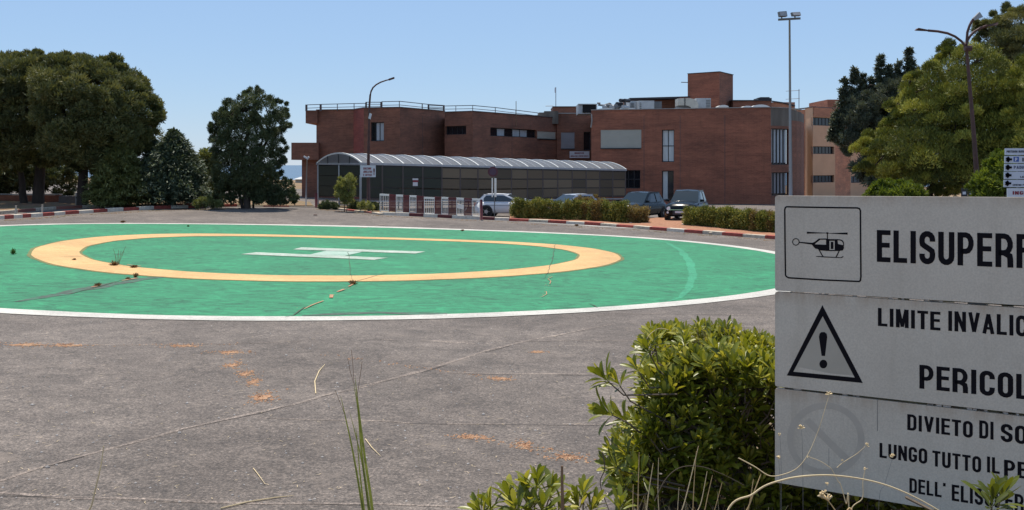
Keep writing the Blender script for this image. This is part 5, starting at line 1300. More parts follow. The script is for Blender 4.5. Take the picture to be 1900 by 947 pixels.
def tree(name, label, cat, poly, d, thick, rl, n, per, size, aspect, m, seed, trunks=(), flat=1.0, up=.3, droop=0, group=None, base=None, extra=None, shell=(.5, 1.05), branches=10, spread=.28, sep=0, zmin=None):
    cx_ = sum(p[0] for p in poly)/len(poly); bx, by = XY(base or cx_, d); r = thing(name, (bx, by, gz(bx, by)), label, cat, group)
    C, Q = crown_lobes(poly, d, thick, rl, n, seed, flat, sep); V, t = leaves(C, Q, per, size, aspect, up, seed, shell, droop, spread, zmin)
    if extra is not None: V = np.concatenate([V, extra[0]]); t = np.concatenate([t, extra[1]])
    quads_mesh('crown', V, M[m], t, r)
    g = random.Random(seed+5); mb = MB(); tips = []
    for pts, r0, r1 in trunks:
        p3 = [P(u, v, d) for u, v in pts]; p3[0].z = gz(p3[0].x, p3[0].y)-.3 if len(pts) > 1 else p3[0].z; limb(mb, p3, r0, r1, 9); tips.append((p3[-1], r1))
    if trunks: mb.build('trunk', M['bark'], r, True)
    mb = MB()
    if tips:
        for k in range(branches):
            s_, r1 = g.choice(tips); q = Vector(C[g.randrange(len(C))]); mid = s_.lerp(q, .5)+Vector((g.uniform(-.3,.3), g.uniform(-.3,.3), g.uniform(-.1,.5))); limb(mb, [s_, mid, q], r1*.6, .04, 6)
        mb.build('branch', M['bark'], r, True)
    return r
# left umbrella pines
tree('stone_pine', 'broad stone pine at the far left with leaning double trunk', 'pine tree',
     [(-70,135),(-40,112),(0,104),(30,106),(60,104),(100,104),(120,120),(130,180),(128,260),(110,302),(60,306),(30,318),(-20,330),(-90,330),(-110,220)], 64, 4.2, .48, 460, 330, .17, .3, 'pine', 11,
     trunks=(([(70,388),(72,345),(76,300),(84,262)], .40, .22), ([(46,388),(42,360),(40,330),(30,290)], .26, .14)), flat=.8, base=70, up=.6, branches=26)
tree('stone_pine', 'wide stone pine beside the dark trunk left of the blue-green conifers', 'pine tree',
     [(85,106),(110,103),(150,106),(185,105),(210,112),(240,128),(262,150),(280,168),(284,190),(294,205),(291,222),(276,232),(286,245),(282,275),(250,290),(220,310),(190,320),(160,312),(120,300),(100,290),(85,250),(75,180)], 62, 4.0, .46, 480, 330, .165, .3, 'pine', 12,
     trunks=(([(152,386),(153,350),(155,310),(160,270)], .36, .22),), flat=.8, base=152, up=.6, branches=30)
tree('stone_pine', 'shaded low pine filling the gap under the two umbrella pines', 'pine tree',
     [(-60,300),(0,290),(60,285),(110,290),(140,300),(144,335),(138,362),(112,364),(104,344),(84,336),(78,350),(30,356),(0,366),(-70,366)], 72, 2.0, .5, 130, 190, .24, .32, 'pine2', 13, trunks=(([(10,388),(10,340),(14,310)], .22, .12),), flat=.7, base=10, branches=14)
# conifers in the middle left
def conifer_extra(poly_axis, d, H_, wbase, m_, seed, n=120, droop=.25):
    """tiers of drooping sprays around an axis: (u, v_base, v_top)"""
    g = np.random.default_rng(seed); u, vb, vt = poly_axis; base = P(u, vb, d); top = P(u, vt, d); h = top.z-base.z; V = []; T = []
    for k in range(n):
        f = g.uniform(0, 1)**.8; rmax = wbase*(1-f)**.75*(1-.25*max(0, .12-f)/.12)+.05; a = g.uniform(0, 2*math.pi); ln = rmax*g.uniform(.5, 1.18)
        m = int(20+ln*52); t = g.uniform(.15, 1, m)[:, None]; dir_ = np.array([math.cos(a), math.sin(a), 0])
        st = np.array([base.x, base.y, base.z+h*f]); rise = .22*ln
        c = st + dir_*t*ln + np.array([0, 0, 1])*(rise*np.sin(t*2.2)-droop*ln*t**2)
        c += g.normal(size=(m, 3))*np.array([.10, .10, .05])*(.3+ln*.5)
        ax = unit(dir_ + g.normal(size=(m, 3))*.7 + np.array([0, 0, .25-droop])); sd = unit(np.cross(ax, g.normal(size=(m, 3))*.5+np.array([0, 0, 1]))); s = g.uniform(.10, .24, (m, 1))
        V.append(np.stack([c-sd*s*.16, c+sd*s*.16, c+ax*s+sd*s*.10, c+ax*s-sd*s*.10], 1)); T.append(g.normal(.5+.0*f, .2, m)+g.normal(0, .14))
    return np.concatenate(V), np.concatenate(T)
def conifer(name, label, axis_, d, wbase, m, seed, n, base_v=388, droop=.25):
    u, vb, vt = axis_; x, y = XY(u, d); r = thing(name, (x, y, gz(x, y)), label, 'conifer'); V, t = conifer_extra(axis_, d, 0, wbase, m, seed, n, droop); quads_mesh('crown', V, M[m], t, r)
    mb = MB(); limb(mb, [Vector((x,y,gz(x,y)-.2)), P(u, vt+6, d)], .2, .03); mb.build('trunk', M['bark'], r, True)
conifer('cedar', 'blue-green pointed cedar with drooping sprays in the middle of the left trees', (322,378,243), 61, 2.75, 'cedar', 21, 900)
conifer('cedar', 'smaller blue-green cedar top left of the pointed cedar', (285,380,262), 62.5, 1.7, 'cedar', 25, 380)
conifer('juniper', 'olive green conifer left of the blue-green cedar', (222,384,256), 60, 2.0, 'olivec', 22, 640, droop=.1)
conifer('juniper', 'low olive conifer at the foot of the second stone pine', (190,384,310), 59.5, 1.1, 'olivec', 23, 200, droop=.1)
tree('evergreen_oak', 'mid green rounded tree between the cedar and the round pine', 'tree', [(362,290),(375,280),(392,276),(408,290),(412,330),(408,372),(352,376),(350,320)], 69, 1.2, .34, 60, 160, .2, .4, 'olivec', 24, trunks=(([(382,386),(384,340),(386,310)], .12, .06),))
# round pine with gaps
rp = [(392,232),(402,226),(400,212),(412,206),(416,190),(428,184),(446,180),(456,170),(470,163),(490,164),(502,172),(506,184),(528,190),(532,212),(540,220),(538,232),(526,244),(520,256),(530,264),(532,276),(518,286),(530,298),(524,306),(520,320),(500,330),(490,345),(460,350),(430,352),(405,350),(395,320),(402,300),(394,270)]
tree('round_pine', 'tall dense dark pine with sky gaps standing alone left of the building', 'pine tree', rp, 60, 1.5, .24, 400, 210, .12, .24, 'pine2', 31,
     trunks=(([(459,386),(457,350),(452,318),(450,290),(462,240),(470,200)], .22, .07), ([(452,330),(430,290),(416,255)], .09, .04), ([(456,310),(490,270),(508,240)], .09, .04)), flat=.8, base=457, up=.55, branches=40)
tree('low_bush', 'tangled olive bush at the foot of the round pine', 'bush', [(398,330),(430,325),(470,338),(500,318),(520,326),(540,340),(552,362),(545,378),(400,378)], 60.5, .8, .24, 110, 150, .14, .35, 'pine2', 32, trunks=(([(470,384),(470,365)], .08, .05),), base=470)
tree('low_bush', 'light green weeds at the foot of the cedar near the kerb', 'bush', [(360,378),(372,368),(390,366),(408,374),(412,384),(362,385)], 58.5, .4, .14, 36, 110, .11, .3, 'olivec', 33, base=385)
# oleander in front of the shelter
ol = [(620,352),(632,332),(640,338),(645,325),(655,326),(659,340),(657,362),(652,374),(640,378),(624,366)]
tree('oleander', 'yellow-green oleander shrub in front of the walkway end', 'shrub', ol, 59, .45, .14, 62, 80, .15, .24, 'oleander', 41, trunks=(([(639,391),(639,370)], .03, .02), ([(641,391),(648,365)], .02, .015)), up=.9, base=640, branches=10, shell=(.3, 1.1))
tree('roadside_weed', 'dry weeds below the white sign in front of the walkway', 'weeds', [(665,378),(678,374),(690,380),(700,388),(665,388)], 59, .3, .12, 22, 70, .12, .2, 'oleander', 42, base=680)
for k, (u0, u1, vt, vb, lb) in enumerate(((592,626,374,388,'dark low plants at the left foot of the walkway'), (648,668,372,391,'dark low plants between the oleander and the lamp pole'), (684,706,376,396,'dark weeds left of the red and white railing'))):
    tree('low_plants', lb, 'plants', [(u0,vb),(u0+2,vt+4),((u0+u1)/2,vt),(u1-2,vt+5),(u1,vb)], 61, .35, .13, 34, 90, .11, .3, 'pine2', 43+k, base=(u0+u1)/2, up=.6)
# right side trees
_sp = [conifer_extra(a_, 57.8, 0, w_, None, 90+i_, n_, .05) for i_, (a_, w_, n_) in enumerate((((1551,262,206),.45,70), ((1566,245,146),.55,110), ((1586,250,126),.6,120), ((1602,250,140),.55,110), ((1617,240,146),.5,90), ((1634,235,102),.6,130), ((1650,230,124),.5,90), ((1668,220,114),.5,90), ((1687,225,90),.65,140), ((1545,262,240),.3,30)))]
_spx = (np.concatenate([a[0] for a in _sp]), np.concatenate([a[1] for a in _sp]))
tree('dark_cedar', 'dark grey-green cedar with spiky tops in front of the ward wing', 'cedar tree',
     [(1537,252),(1556,246),(1548,225),(1560,205),(1566,180),(1585,165),(1610,165),(1635,150),(1665,145),(1690,130),(1712,135),(1716,200),(1700,260),(1660,300),(1610,310),(1590,270),(1572,285),(1560,270)], 58, 2.0, .24, 520, 170, .15, .2, 'cypress', 51,
     trunks=(([(1652,372),(1650,300),(1645,220),(1640,170)], .25, .05), ([(1650,300),(1600,230),(1585,185)], .12, .04), ([(1650,280),(1672,200),(1686,150)], .12, .04)), flat=.85, base=1652, up=.8, branches=30, extra=_spx)
tree('dark_cedar', 'dark lower cedar boughs beside the ward wing windows', 'cedar tree', [(1572,290),(1600,300),(1640,310),(1650,345),(1640,362),(1608,340),(1590,318)], 57, 1.2, .34, 60, 110, .24, .24, 'cypress', 52, trunks=(([(1640,372),(1632,330)], .1, .05),), base=1640)
ap = [(1592,275),(1600,254),(1612,262),(1640,235),(1660,222),(1652,195),(1680,180),(1684,160),(1700,120),(1720,112),(1742,118),(1750,100),(1745,95),(1762,84),(1790,82),(1812,88),(1830,110),(1850,120),(1872,210),(1868,250),(1850,300),(1830,345),(1790,366),(1650,366),(1640,340),(1600,318),(1600,290)]
tree('aleppo_pine', 'big yellow-green pine in rounded sunlit tiers behind the three-armed lamp', 'pine tree', ap, 50, 3.0, .60, 230, 800, .12, .22, 'aleppo', 53,
     trunks=(([(1700,372),(1702,320),(1710,260),(1735,190)], .28, .12), ([(1708,290),(1760,230),(1790,150)], .14, .06), ([(1706,300),(1660,270)], .1, .05)), flat=.85, base=1700, up=.8, branches=60, shell=(.7, 1.1), sep=.9, zmin=-.35)
tree('aleppo_pine', 'tall olive pine with dark gaps at the top right corner', 'pine tree',
     [(1820,60),(1812,45),(1835,40),(1850,25),(1880,14),(1900,10),(1950,0),(2010,60),(2020,200),(1960,250),(1900,215),(1872,170),(1850,140),(1822,110),(1815,85)], 56, 2.6, .5, 260, 520, .13, .2, 'pine', 54,
     trunks=(([(1935,372),(1930,250),(1915,130)], .3, .12), ([(1930,250),(1880,120),(1850,75)], .12, .05)), flat=.75, base=1935, up=.8, branches=60, sep=.72, zmin=-.4)
tree('aleppo_pine', 'yellowish pine mass above the arrow sign stack', 'pine tree', [(1850,160),(1870,130),(1900,110),(1960,110),(2010,180),(2010,300),(1960,365),(1880,366),(1840,330),(1845,250)], 47, 2.4, .6, 200, 750, .12, .22, 'aleppo', 55,
     trunks=(([(1925,372),(1925,300),(1920,220)], .25, .12),), flat=.85, base=1925, up=.8, branches=24, shell=(.7,1.08), sep=.72, zmin=-.45)
tree('cypress_mass', 'very dark undergrowth between the pines and the arrow signs', 'trees', [(1640,310),(1700,250),(1780,180),(1860,160),(2000,200),(2010,370),(1640,370)], 66, 2.5, .6, 160, 160, .3, .3, 'cypress', 56, base=1800)
tree('bright_bush', 'bright green clipped bush just above the big sign', 'bush', [(1610,362),(1615,348),(1632,341),(1660,338),(1690,342),(1706,352),(1710,368),(1712,424),(1608,424)], 44, .9, .22, 260, 150, .11, .4, 'lime', 57, base=1660, trunks=(([(1660,430),(1660,380)], .06, .04),))
tree('yellow_green_shrub', 'loose yellow-green shrub left of the arrow sign stack', 'shrub', [(1804,366),(1808,340),(1822,316),(1838,300),(1852,286),(1866,285),(1874,310),(1880,368),(1884,450),(1802,450)], 34, .7, .17, 300, 120, .10, .3, 'lime', 58, base=1840, trunks=(([(1840,452),(1842,400),(1850,330)], .04, .02),), up=.6)
# low dark board under the trees
o0 = P(1795, 362, 45); r = thing('notice_board', o0, 'small dark notice boards with white marks under the pines', 'notice board')
for u0, u1 in ((1784,1795),(1797,1806)):
    a = P(u0,366,45); b = P(u1,349,45); mb = MB(); mb.box(a.x,45,a.z-.6,b.x,45.05,b.z); bb = mb.build('board', M['dark'], r)
    a = P(u0+2,361,45); b = P(u1-3,356,45); mb = MB(); mb.box(a.x,44.99,a.z,b.x,44.997,b.z); mb.build('white_mark', M['signwhite'], bb)

# hedges
def hedge(label, pts_front, height_px, depth, m, seed, n, name='hedge', dry=()):
    """front foot line in photo pixels; height in metres"""
    g = random.Random(seed); F_ = [G(*p) for p in pts_front]; C = []; Q = []; Dry = []
    L = sum((b-a).length for a, b in zip(F_[:-1], F_[1:]))
    for k in range(n):
        s = g.uniform(0, L); u_ = 0
        for a, b in zip(F_[:-1], F_[1:]):
            l = (b-a).length
            if s <= l: p = a.lerp(b, s/l); u_ = p.x/p.y*F+950; break
            s -= l
        hh = height_px(u_); r = g.uniform(.10, .20); z = g.uniform(.10, hh-r*.7); back_ = g.uniform(0, depth)
        if g.random() < .5: back_ = g.uniform(0, .25)
        q = Vector((p.x*(1+back_/p.y), p.y+back_, gz(p.x, p.y)+z)); C.append(q); Q.append((r, r, r*.9)); Dry.append(any(a <= u_ <= b for a, b in dry))
    C = np.array(C); Q = np.array(Q); Dry = np.array(Dry)
    r_ = thing(name, F_[0].lerp(F_[-1], .5), label, 'hedge')
    for sel, mm in ((~Dry, m), (Dry, 'hedge_dry')):
        if sel.sum() == 0: continue
        V, t = leaves(C[sel], Q[sel], 110, .062, .5, .5, seed, (.3, 1.35), 0, .5); quads_mesh('foliage', V, M[mm], t, r_)
    mb = MB()
    for k in range(int(L*5)):
        s = g.uniform(0, 1); i = min(len(F_)-2, int(s*(len(F_)-1))); p = F_[i].lerp(F_[i+1], g.random())+Vector((0, g.uniform(.1, depth), 0)); mb.tube([(p.x,p.y,gz(p.x,p.y)), (p.x+g.uniform(-.15,.15),p.y,gz(p.x,p.y)+.6)], [.02,.01], 4)
    mb.build('stems', M['twig'], r_)
hedge('long green and brown hedge between the white car and the dark cars', [(950,407.5),(1086,412.5),(1150,416.5),(1200,417.5)], lambda u: 1.22+.06*math.sin(u*.12)+.05*math.sin(u*.31)-(.22 if u > 1165 else 0), 1.5, 'hedge', 61, 900, dry=((1082,1092),(1100,1118),(1165,1204)))
hedge('green hedge right of the dark cars, cut off by the big sign', [(1272,422),(1330,426),(1385,432),(1455,438)], lambda u: 1.08+.05*math.sin(u*.15)+.03*math.sin(u*.4)-(.1 if u < 1280 else 0), 1.3, 'hedge', 62, 800, dry=((1395,1402),(1428,1436)))
# feathery dry plant rising above the long hedge
tree('dry_feathery_shrub', 'feathery dry shrub poking above the long hedge', 'shrub', [(1068,372),(1075,364),(1090,368),(1098,362),(1108,366),(1114,376),(1110,388),(1070,388)], 58.5, .3, .13, 40, 60, .13, .16, 'hedge_dry', 63, base=1090, up=.8, shell=(.3,1.1))

# ------------------------------------------------------------------ low wall, cabinet and posts at the left
r = thing('low_brick_wall', (XY(40, 66).x, 66, gz(XY(40,66).x, 66)), 'low red brick wall with a pale rail under the stone pines', 'wall')
blk(r, 'brickwork', -120, 110, 362.5, 392, 66, .3, M['brick_red']); pbox(r, 'rail', -120, 110, 360.2, 362, 65.9, .5, 'coping')
blk(r, 'brickwork', -120, 24, 376, 392, 64.5, .3, M['brick'])
c = P(124, 386, 64); r = thing('grey_cabinet', c, 'grey corrugated metal panel beside the second pine trunk', 'cabinet')
mb = MB(); x0, x1 = P(109,0,64).x, P(140,0,64).x; z1, z0 = P(0,364.5,64).z, P(0,388,64).z; n = 16
for i in range(n):
    a = x0+(x1-x0)*i/n; b = x0+(x1-x0)*(i+1)/n; m_ = (a+b)/2; mb.quad((a,64,z0),(m_,63.96,z0),(m_,63.96,z1),(a,64,z1)); mb.quad((m_,63.96,z0),(b,64,z0),(b,64,z1),(m_,63.96,z1))
mb.box(x0, 64.01, z0, x1, 64.4, z1+.02); mb.build('corrugated_sheet', mat('grey_sheet', (.20,.17,.155), .7, var=.1, scale=3), r)
r = thing('timber_frame', P(151, 386, 63.5), 'pale timber post frame left of the olive conifer', 'frame')
for u in (141.5, 161):
    mb = MB(); mb.bar(P(u,390,63.5), P(u,358,63.5), .08); mb.build('post', M['twig'] if u > 150 else M['coping'], r)
mb = MB(); mb.bar(P(141,367,63.45), P(162,366,63.45), .09, .12); mb.build('crossbar', M['twig'], r)
for i, (u, d, lb) in enumerate(((29,53,'leftmost short pale stake behind the near kerb'), (78,54.5,'short pale stake below the twin pine trunk'), (195,61,'short pale stake behind the kerb below the olive conifer'), (257,62,'short pale stake behind the kerb below the cedar'))):
    x, y = XY(u, d); z = gz(x, y); mb = MB(); mb.bar((x,y,z-.1), (x+.02,y,z+.5), .07); o_ = mb.build('stake', M['kwhiteold'], org=(x,y,z)); tag(o_, lb, 'stake', 'short stakes behind the kerb')

# distant white roofs glimpsed between the pines
for i, (u0, u1, v0, v1, d, lb) in enumerate(((78,106,346,361,150,'white distant house glimpsed under the left pines'), (548,566,329,352,140,'pale distant shed at the edge of the hospital building'))):
    o = P((u0+u1)/2, v1, d); r = thing('distant_house', (o.x, o.y, -6), lb, 'house'); mb = MB(); a, b = P(u0,0,d).x, P(u1,0,d).x; z = P(0,v0+4,d).z; zt = P(0,v0,d).z
    mb.box(a, d, -8, b, d+8, z); mb.build('wall', M['whitep'] if i == 0 else M['shutter'], r)
    mb = MB(); mb.hexa([(a-.3,d-.3,z),(b+.3,d-.3,z),(b+.3,d+8.3,z),(a-.3,d+8.3,z),(a,d+3.5,zt),(b,d+3.5,zt),(b,d+4.5,zt),(a,d+4.5,zt)]); mb.build('roof', M['hvac'], r)

# ------------------------------------------------------------------ weeds on the pad
def weed(u, v, s, m, label, seed, tall=1.0, name='weed'):
    c = G(u, v); n = 70; g = np.random.default_rng(seed); az = g.uniform(0, 6.28, n); el = g.uniform(.2, 1.3, n)
    ax = np.stack([np.cos(az)*np.cos(el), np.sin(az)*np.cos(el), np.sin(el)*tall], 1); base = np.array([c.x, c.y, c.z+.03]) + ax*g.uniform(0, .6, (n,1))*s*.75
    sd = unit(np.cross(ax, g.normal(size=(n,3)))); k = s*.36; V = np.stack([base-sd*k*.2, base+sd*k*.2, base+ax*k+sd*k*.12, base+ax*k-sd*k*.12], 1)
    o = quads_mesh(name, V, M[m], g.normal(.5,.25,n), None, org=tuple(c)); tag(o, label, 'weed', 'weeds growing on the helipad'); return o
weed(25, 474, .16, 'weed', 'single green weed on the green paint left of the yellow ring', 1, 1.6)
weed(212, 495, .2, 'weeddry', 'dry reddish weed on the inner edge of the yellow ring, left one of a pair', 2, 1.0)
weed(249, 499, .2, 'weeddry', 'dark weed on the inner edge of the yellow ring, right one of a pair', 3, .6)
weed(138, 485, .1, 'weeddry', 'tiny dark red weed in the widest left part of the yellow ring', 4, .8)
weed(252, 517, .14, 'weeddry', 'dry weed on the outer edge of the yellow ring by the grey patch', 5, 1.2)
weed(238, 521, .12, 'weeddry', 'dry moss and weed beside the grey patch below the ring', 6, .7)
weed(182, 534, .15, 'weeddry', 'dry weed midway along the grey worn patch', 7, .8)
weed(655, 530, .2, 'weeddry', 'orange dry weed just below the yellow ring at the crossing of cracks', 8, .7)
weed(228, 414.5, .2, 'weeddry', 'dark weed on the far white pad edge', 9, .7)
weed(858, 430, .18, 'weeddry', 'small brown weed on the far white pad edge below the railing', 10, .7)
weed(1070, 421, .2, 'weeddry', 'small brown weed against the right kerb', 11, .9)
weed(349, 422, .12, 'weed', 'tiny dark weed on the far green paint', 12, .9)
def drystem_weed(u, v, label, seed):
    c = G(u, v); mb = MB(); g = random.Random(seed)
    for k in range(7):
        a = g.uniform(0, 6.28); h = g.uniform(.25, .6); mb.tube([(c.x,c.y,c.z+.02), (c.x+.1*math.cos(a),c.y,c.z+h*.6), (c.x+.2*math.cos(a)*h*2,c.y,c.z+h)], .004, 4)
    o = mb.build('dry_weed_stems', M['drybrown'], org=c); tag(o, label, 'weed', 'weeds growing on the helipad')
drystem_weed(219, 494, 'wispy dry stems standing above the left ring weeds', 3)

# ------------------------------------------------------------------ earth bank in the foreground
def bank_z(X, Y):
    yb = 3.3 + 2.6*np.clip((X-.15)/.9, 0, 1)**1.2 + .12*np.sin(X*5) + .06*np.sin(X*13+1)
    t = np.clip((yb-Y)/1.7+1, 0, 1); t = t*t*(3-2*t)
    g = ground_z(X, Y); h = 1.22 + .06*np.sin(X*3.1)*np.cos(Y*2.7) + .02*np.sin(X*17)*np.sin(Y*19)
    return g - .25 + (h - g + .25)*t
bx_ = np.arange(-7, 9.01, .12); by_ = np.arange(-5, 8.01, .12)
grid_obj('earth_bank', bx_, by_, 0, M['straw_ground'], zf=bank_z)
def bz(x, y): return float(max(bank_z(np.array(x), np.array(y)), Z(x, y)+.02))

# glossy shrub
def leaf_mesh(L, Wd, curl, fold, seed=0):
    """obovate leaf along +X, upper side +Z"""
    st = [(0, .10), (.25, .34), (.5, .78), (.72, 1.0), (.9, .72), (1.0, .0)]
    vs, fs = [], []
    for t, wv in st:
        x = L*t; z = -curl*L*t*t
        vs += [(x, -Wd/2*wv, z+fold*Wd*wv), (x, 0, z), (x, Wd/2*wv, z+fold*Wd*wv)]
    for i in range(len(st)-1):
        a = i*3; fs += [(a, a+3, a+4, a+1), (a+1, a+4, a+5, a+2)]
    return vs, fs
LEAFV = []
for k in range(4):
    v_, f_ = leaf_mesh(.080*(1+.1*k), .0215*(1+.06*k), (.10, .28, -.05, .2)[k], (.16, .26, .10, .2)[k]); LEAFV.append((np.array(v_), f_))
LEAFM = []
for k, (v_, f_) in enumerate(LEAFV):
    for tn in (.2, .5, .85):
        me = bpy.data.meshes.new('leaf'); me.from_pydata(v_.tolist(), [], f_); me.materials.append(M['pitto']); jitter_tone(me, np.full(len(f_), tn)); me.polygons.foreach_set('use_smooth', [True]*len(f_)); LEAFM.append((k, tn, me))
def frame(p, d, nrm):
    x = Vector(d).normalized(); z = Vector(nrm) - x*Vector(nrm).dot(x); z.normalize(); y = z.cross(x); m = Matrix((x, y, z)).transposed().to_4x4(); m.translation = p; return m
def rosettes(rng, centres):
    """each centre: (position, axis, scale, tone) -> leaf matrices"""
    out = []
    for p, ax, sc, tn in centres:
        ax = Vector(ax).normalized(); t1 = ax.orthogonal().normalized(); t2 = ax.cross(t1); n = rng.randint(12, 17); ph = rng.uniform(0, 6.28)
        for i in range(n):
            a = ph+i*2.399; el = .16+.98*(1-(i+.5)/n)+rng.uniform(-.16, .16)     # angle from the axis
            d = ax*math.cos(el)+(t1*math.cos(a)+t2*math.sin(a))*math.sin(el)
            nrm = ax*math.sin(el)-(t1*math.cos(a)+t2*math.sin(a))*math.cos(el)
            q = p + ax*(.012*i/n*3) - ax*.01
            s = sc*rng.uniform(.75, 1.15)*(.75+.35*math.sin(el))
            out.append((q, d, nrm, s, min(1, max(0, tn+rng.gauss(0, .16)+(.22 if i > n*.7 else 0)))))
    return out
def shrub(name, label, centres, seed, nparts, stems, visible):
    rng = random.Random(seed); LV = rosettes(rng, centres); base = stems[0][0]; r = thing(name, base, label, 'shrub'); o0 = Vector(base)
    order = sorted(range(len(LV)), key=lambda i: (not visible(LV[i][0]), LV[i][0].y - LV[i][0].z*.3)); part_ids = set(order[:nparts])
    V = []; Fc = []; T = []; off = 0
    for i, (p, d, nrm, s, tn) in enumerate(LV):
        m = frame(p-o0, d, nrm); k = rng.randrange(4)
        if i in part_ids:
            me = min((x for x in LEAFM if x[0] == k), key=lambda x: abs(x[1]-tn))[2]; o = bpy.data.objects.new('leaf', me); COL.objects.link(o); o.parent = r; o.matrix_local = m @ Matrix.Scale(s, 4)
        else:
            v_, f_ = LEAFV[k]; Mm = np.array(m.to_3x3()); V.append(v_*s @ Mm.T + np.array(m.translation)); Fc.append(np.array(f_)+off); off += len(v_); T.append(np.full(len(f_), tn))
    if V:
        V = np.concatenate(V); Fc = np.concatenate(Fc); me = bpy.data.meshes.new('foliage'); me.from_pydata(V.tolist(), [], Fc.tolist()); me.materials.append(M['pitto']); jitter_tone(me, np.concatenate(T)); me.polygons.foreach_set('use_smooth', [True]*len(me.polygons))
        o = bpy.data.objects.new('foliage', me); COL.objects.link(o); o.parent = r; o['kind'] = 'stuff'
    mb = MB()
    for pts in stems: limb(mb, [Vector(p) for p in pts], .012, .004, 5)
    for p, ax, sc, tn in centres:
        ax = Vector(ax).normalized(); q = p-ax*.09; b = Vector(stems[rng.randrange(len(stems))][-1]); mb.tube([p, q, q.lerp(b, .22)+Vector((0,0,-.03))], [.0025,.0035,.0045], 4)
    mb.build('twigs', M['twig'], r)
    return r
rng = random.Random(5)
cen = []
def ok(p): return p.z > bz(p.x, p.y)+.03 and not (WS.n.dot(Vector((p.x, p.y))-WS.A) > -.06 and p.x > .93)
def ztop(x, y): return 1.845 + .05*math.sin(x*7+1) + .035*math.sin(y*9+x*4) + .04*min(1, max(0, (x-.9)/.5)) - .9*max(0, .72-x)**1.3 - .35*max(0, 4.75-y)**1.5
def xleft(y, z): return .53 + .10*math.sin(z*6+y*2) + .42*max(0, 1.42-z) + .35*abs(y-4.85)**1.6
def yfront(x, z): return 4.46 + .08*math.sin(x*6+z*5) + .20*max(0, 1.5-z) + .30*max(0, .85-x)
for k in range(620):                       # crown of the bush
    x = rng.uniform(.6, 2.1); y = rng.uniform(4.4, 5.7); p = Vector((x, y, ztop(x, y)-abs(rng.gauss(0, .045))))
    if x < xleft(y, p.z) or y < yfront(x, p.z) or not ok(p): continue
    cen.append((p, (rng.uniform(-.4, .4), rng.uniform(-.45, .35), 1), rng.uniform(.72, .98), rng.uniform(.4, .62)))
for k in range(760):                       # its front, thinning downwards
    z = 1.98-.95*rng.random()**1.25; x = rng.uniform(.55, 1.9); p = Vector((x, yfront(x, z)+abs(rng.gauss(0, .09)), z))
    if x < xleft(p.y, z) or z > ztop(x, p.y) or not ok(p): continue
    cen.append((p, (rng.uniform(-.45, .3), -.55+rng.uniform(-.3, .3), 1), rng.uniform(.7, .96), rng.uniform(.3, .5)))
for k in range(230):                       # its left flank
    z = rng.uniform(1.0, 1.95); y = rng.uniform(4.4, 5.4); p = Vector((xleft(y, z)+abs(rng.gauss(0, .05)), y, z))
    if z > ztop(p.x, y) or y < yfront(p.x, z)-.05 or not ok(p): continue
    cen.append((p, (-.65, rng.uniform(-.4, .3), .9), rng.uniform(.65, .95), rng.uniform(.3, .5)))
for k in range(260):                       # inside
    x = rng.uniform(.75, 1.8); y = rng.uniform(4.65, 5.3); p = Vector((x, y, rng.uniform(1.05, 1.8)))
    if z > ztop(x, y) or not ok(p): continue
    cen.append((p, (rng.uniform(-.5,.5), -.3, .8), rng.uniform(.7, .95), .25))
for (u, v, d, ax, k) in ((1128,708,4.4,(-.8,0,.7),1.25),(1150,716,4.45,(-.6,-.3,.9),1.1),(1135,770,4.4,(-1,-.2,.55),1.3),(1160,780,4.5,(-.7,-.3,.7),1.2),(1145,868,4.35,(-.9,-.2,.4),1.1),(1165,850,4.4,(-.6,-.4,.7),1.1),(1205,655,4.6,(-.5,-.2,1),1.15),(1215,640,4.65,(-.2,-.2,1),1.1),(1185,690,4.5,(-.6,-.2,.9),1.1),(1160,905,4.3,(-.6,-.5,.5),1.05),(1190,880,4.3,(-.4,-.6,.6),1.05),(1270,640,4.8,(0,-.2,1),.9)):
    cen.append((P(u,v,d), ax, k*.92, .45))
# more shrub spilling in front of and below the sign
for (u, v, d, ax, k) in ((1840,940,2.6,(0,-.2,1),.9),(1855,930,2.7,(.2,-.1,1),.9)):
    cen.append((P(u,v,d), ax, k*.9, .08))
for k in range(110):
    x = rng.uniform(1.0, 1.9); y = 4.0-.62*(x-1.02)+rng.uniform(-.5, -.04); z = rng.uniform(1.2, 1.42)-.06*max(0, -(y-3.6))
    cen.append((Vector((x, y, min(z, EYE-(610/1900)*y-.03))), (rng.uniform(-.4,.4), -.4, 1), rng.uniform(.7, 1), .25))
stems = [[(1.2,4.8,1.1),(1.15,4.8,1.4),(1.1,4.8,1.75)], [(1.3,4.9,1.1),(1.5,4.9,1.5),(1.6,4.9,1.85)], [(1.1,4.7,1.1),(.9,4.6,1.3),(.85,4.6,1.5)], [(1.3,4.6,1.1),(1.5,4.5,1.35)]]
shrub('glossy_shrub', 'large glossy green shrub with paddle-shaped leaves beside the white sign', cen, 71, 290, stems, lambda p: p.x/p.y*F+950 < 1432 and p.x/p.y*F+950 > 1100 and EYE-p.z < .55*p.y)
cen = []
for (u, v, d, ax, k) in ((915,938,3.7,(-.6,0,1),1.1),(950,925,3.7,(-.3,0,1),1.1),(975,905,3.7,(-.1,0,1),1.15),(995,898,3.7,(.1,0,1),1.15),(1018,915,3.75,(.3,0,1),1.1),(1035,938,3.7,(.6,0,1),.9),(985,935,3.65,(0,-.3,1),1.1),(1005,940,3.6,(.1,-.3,1),1.0),(960,945,3.6,(-.2,-.3,1),1.0),(898,945,3.65,(-.7,0,1),.9)):
    cen.append((P(u,v+12,d), ax, k*.95, .45))
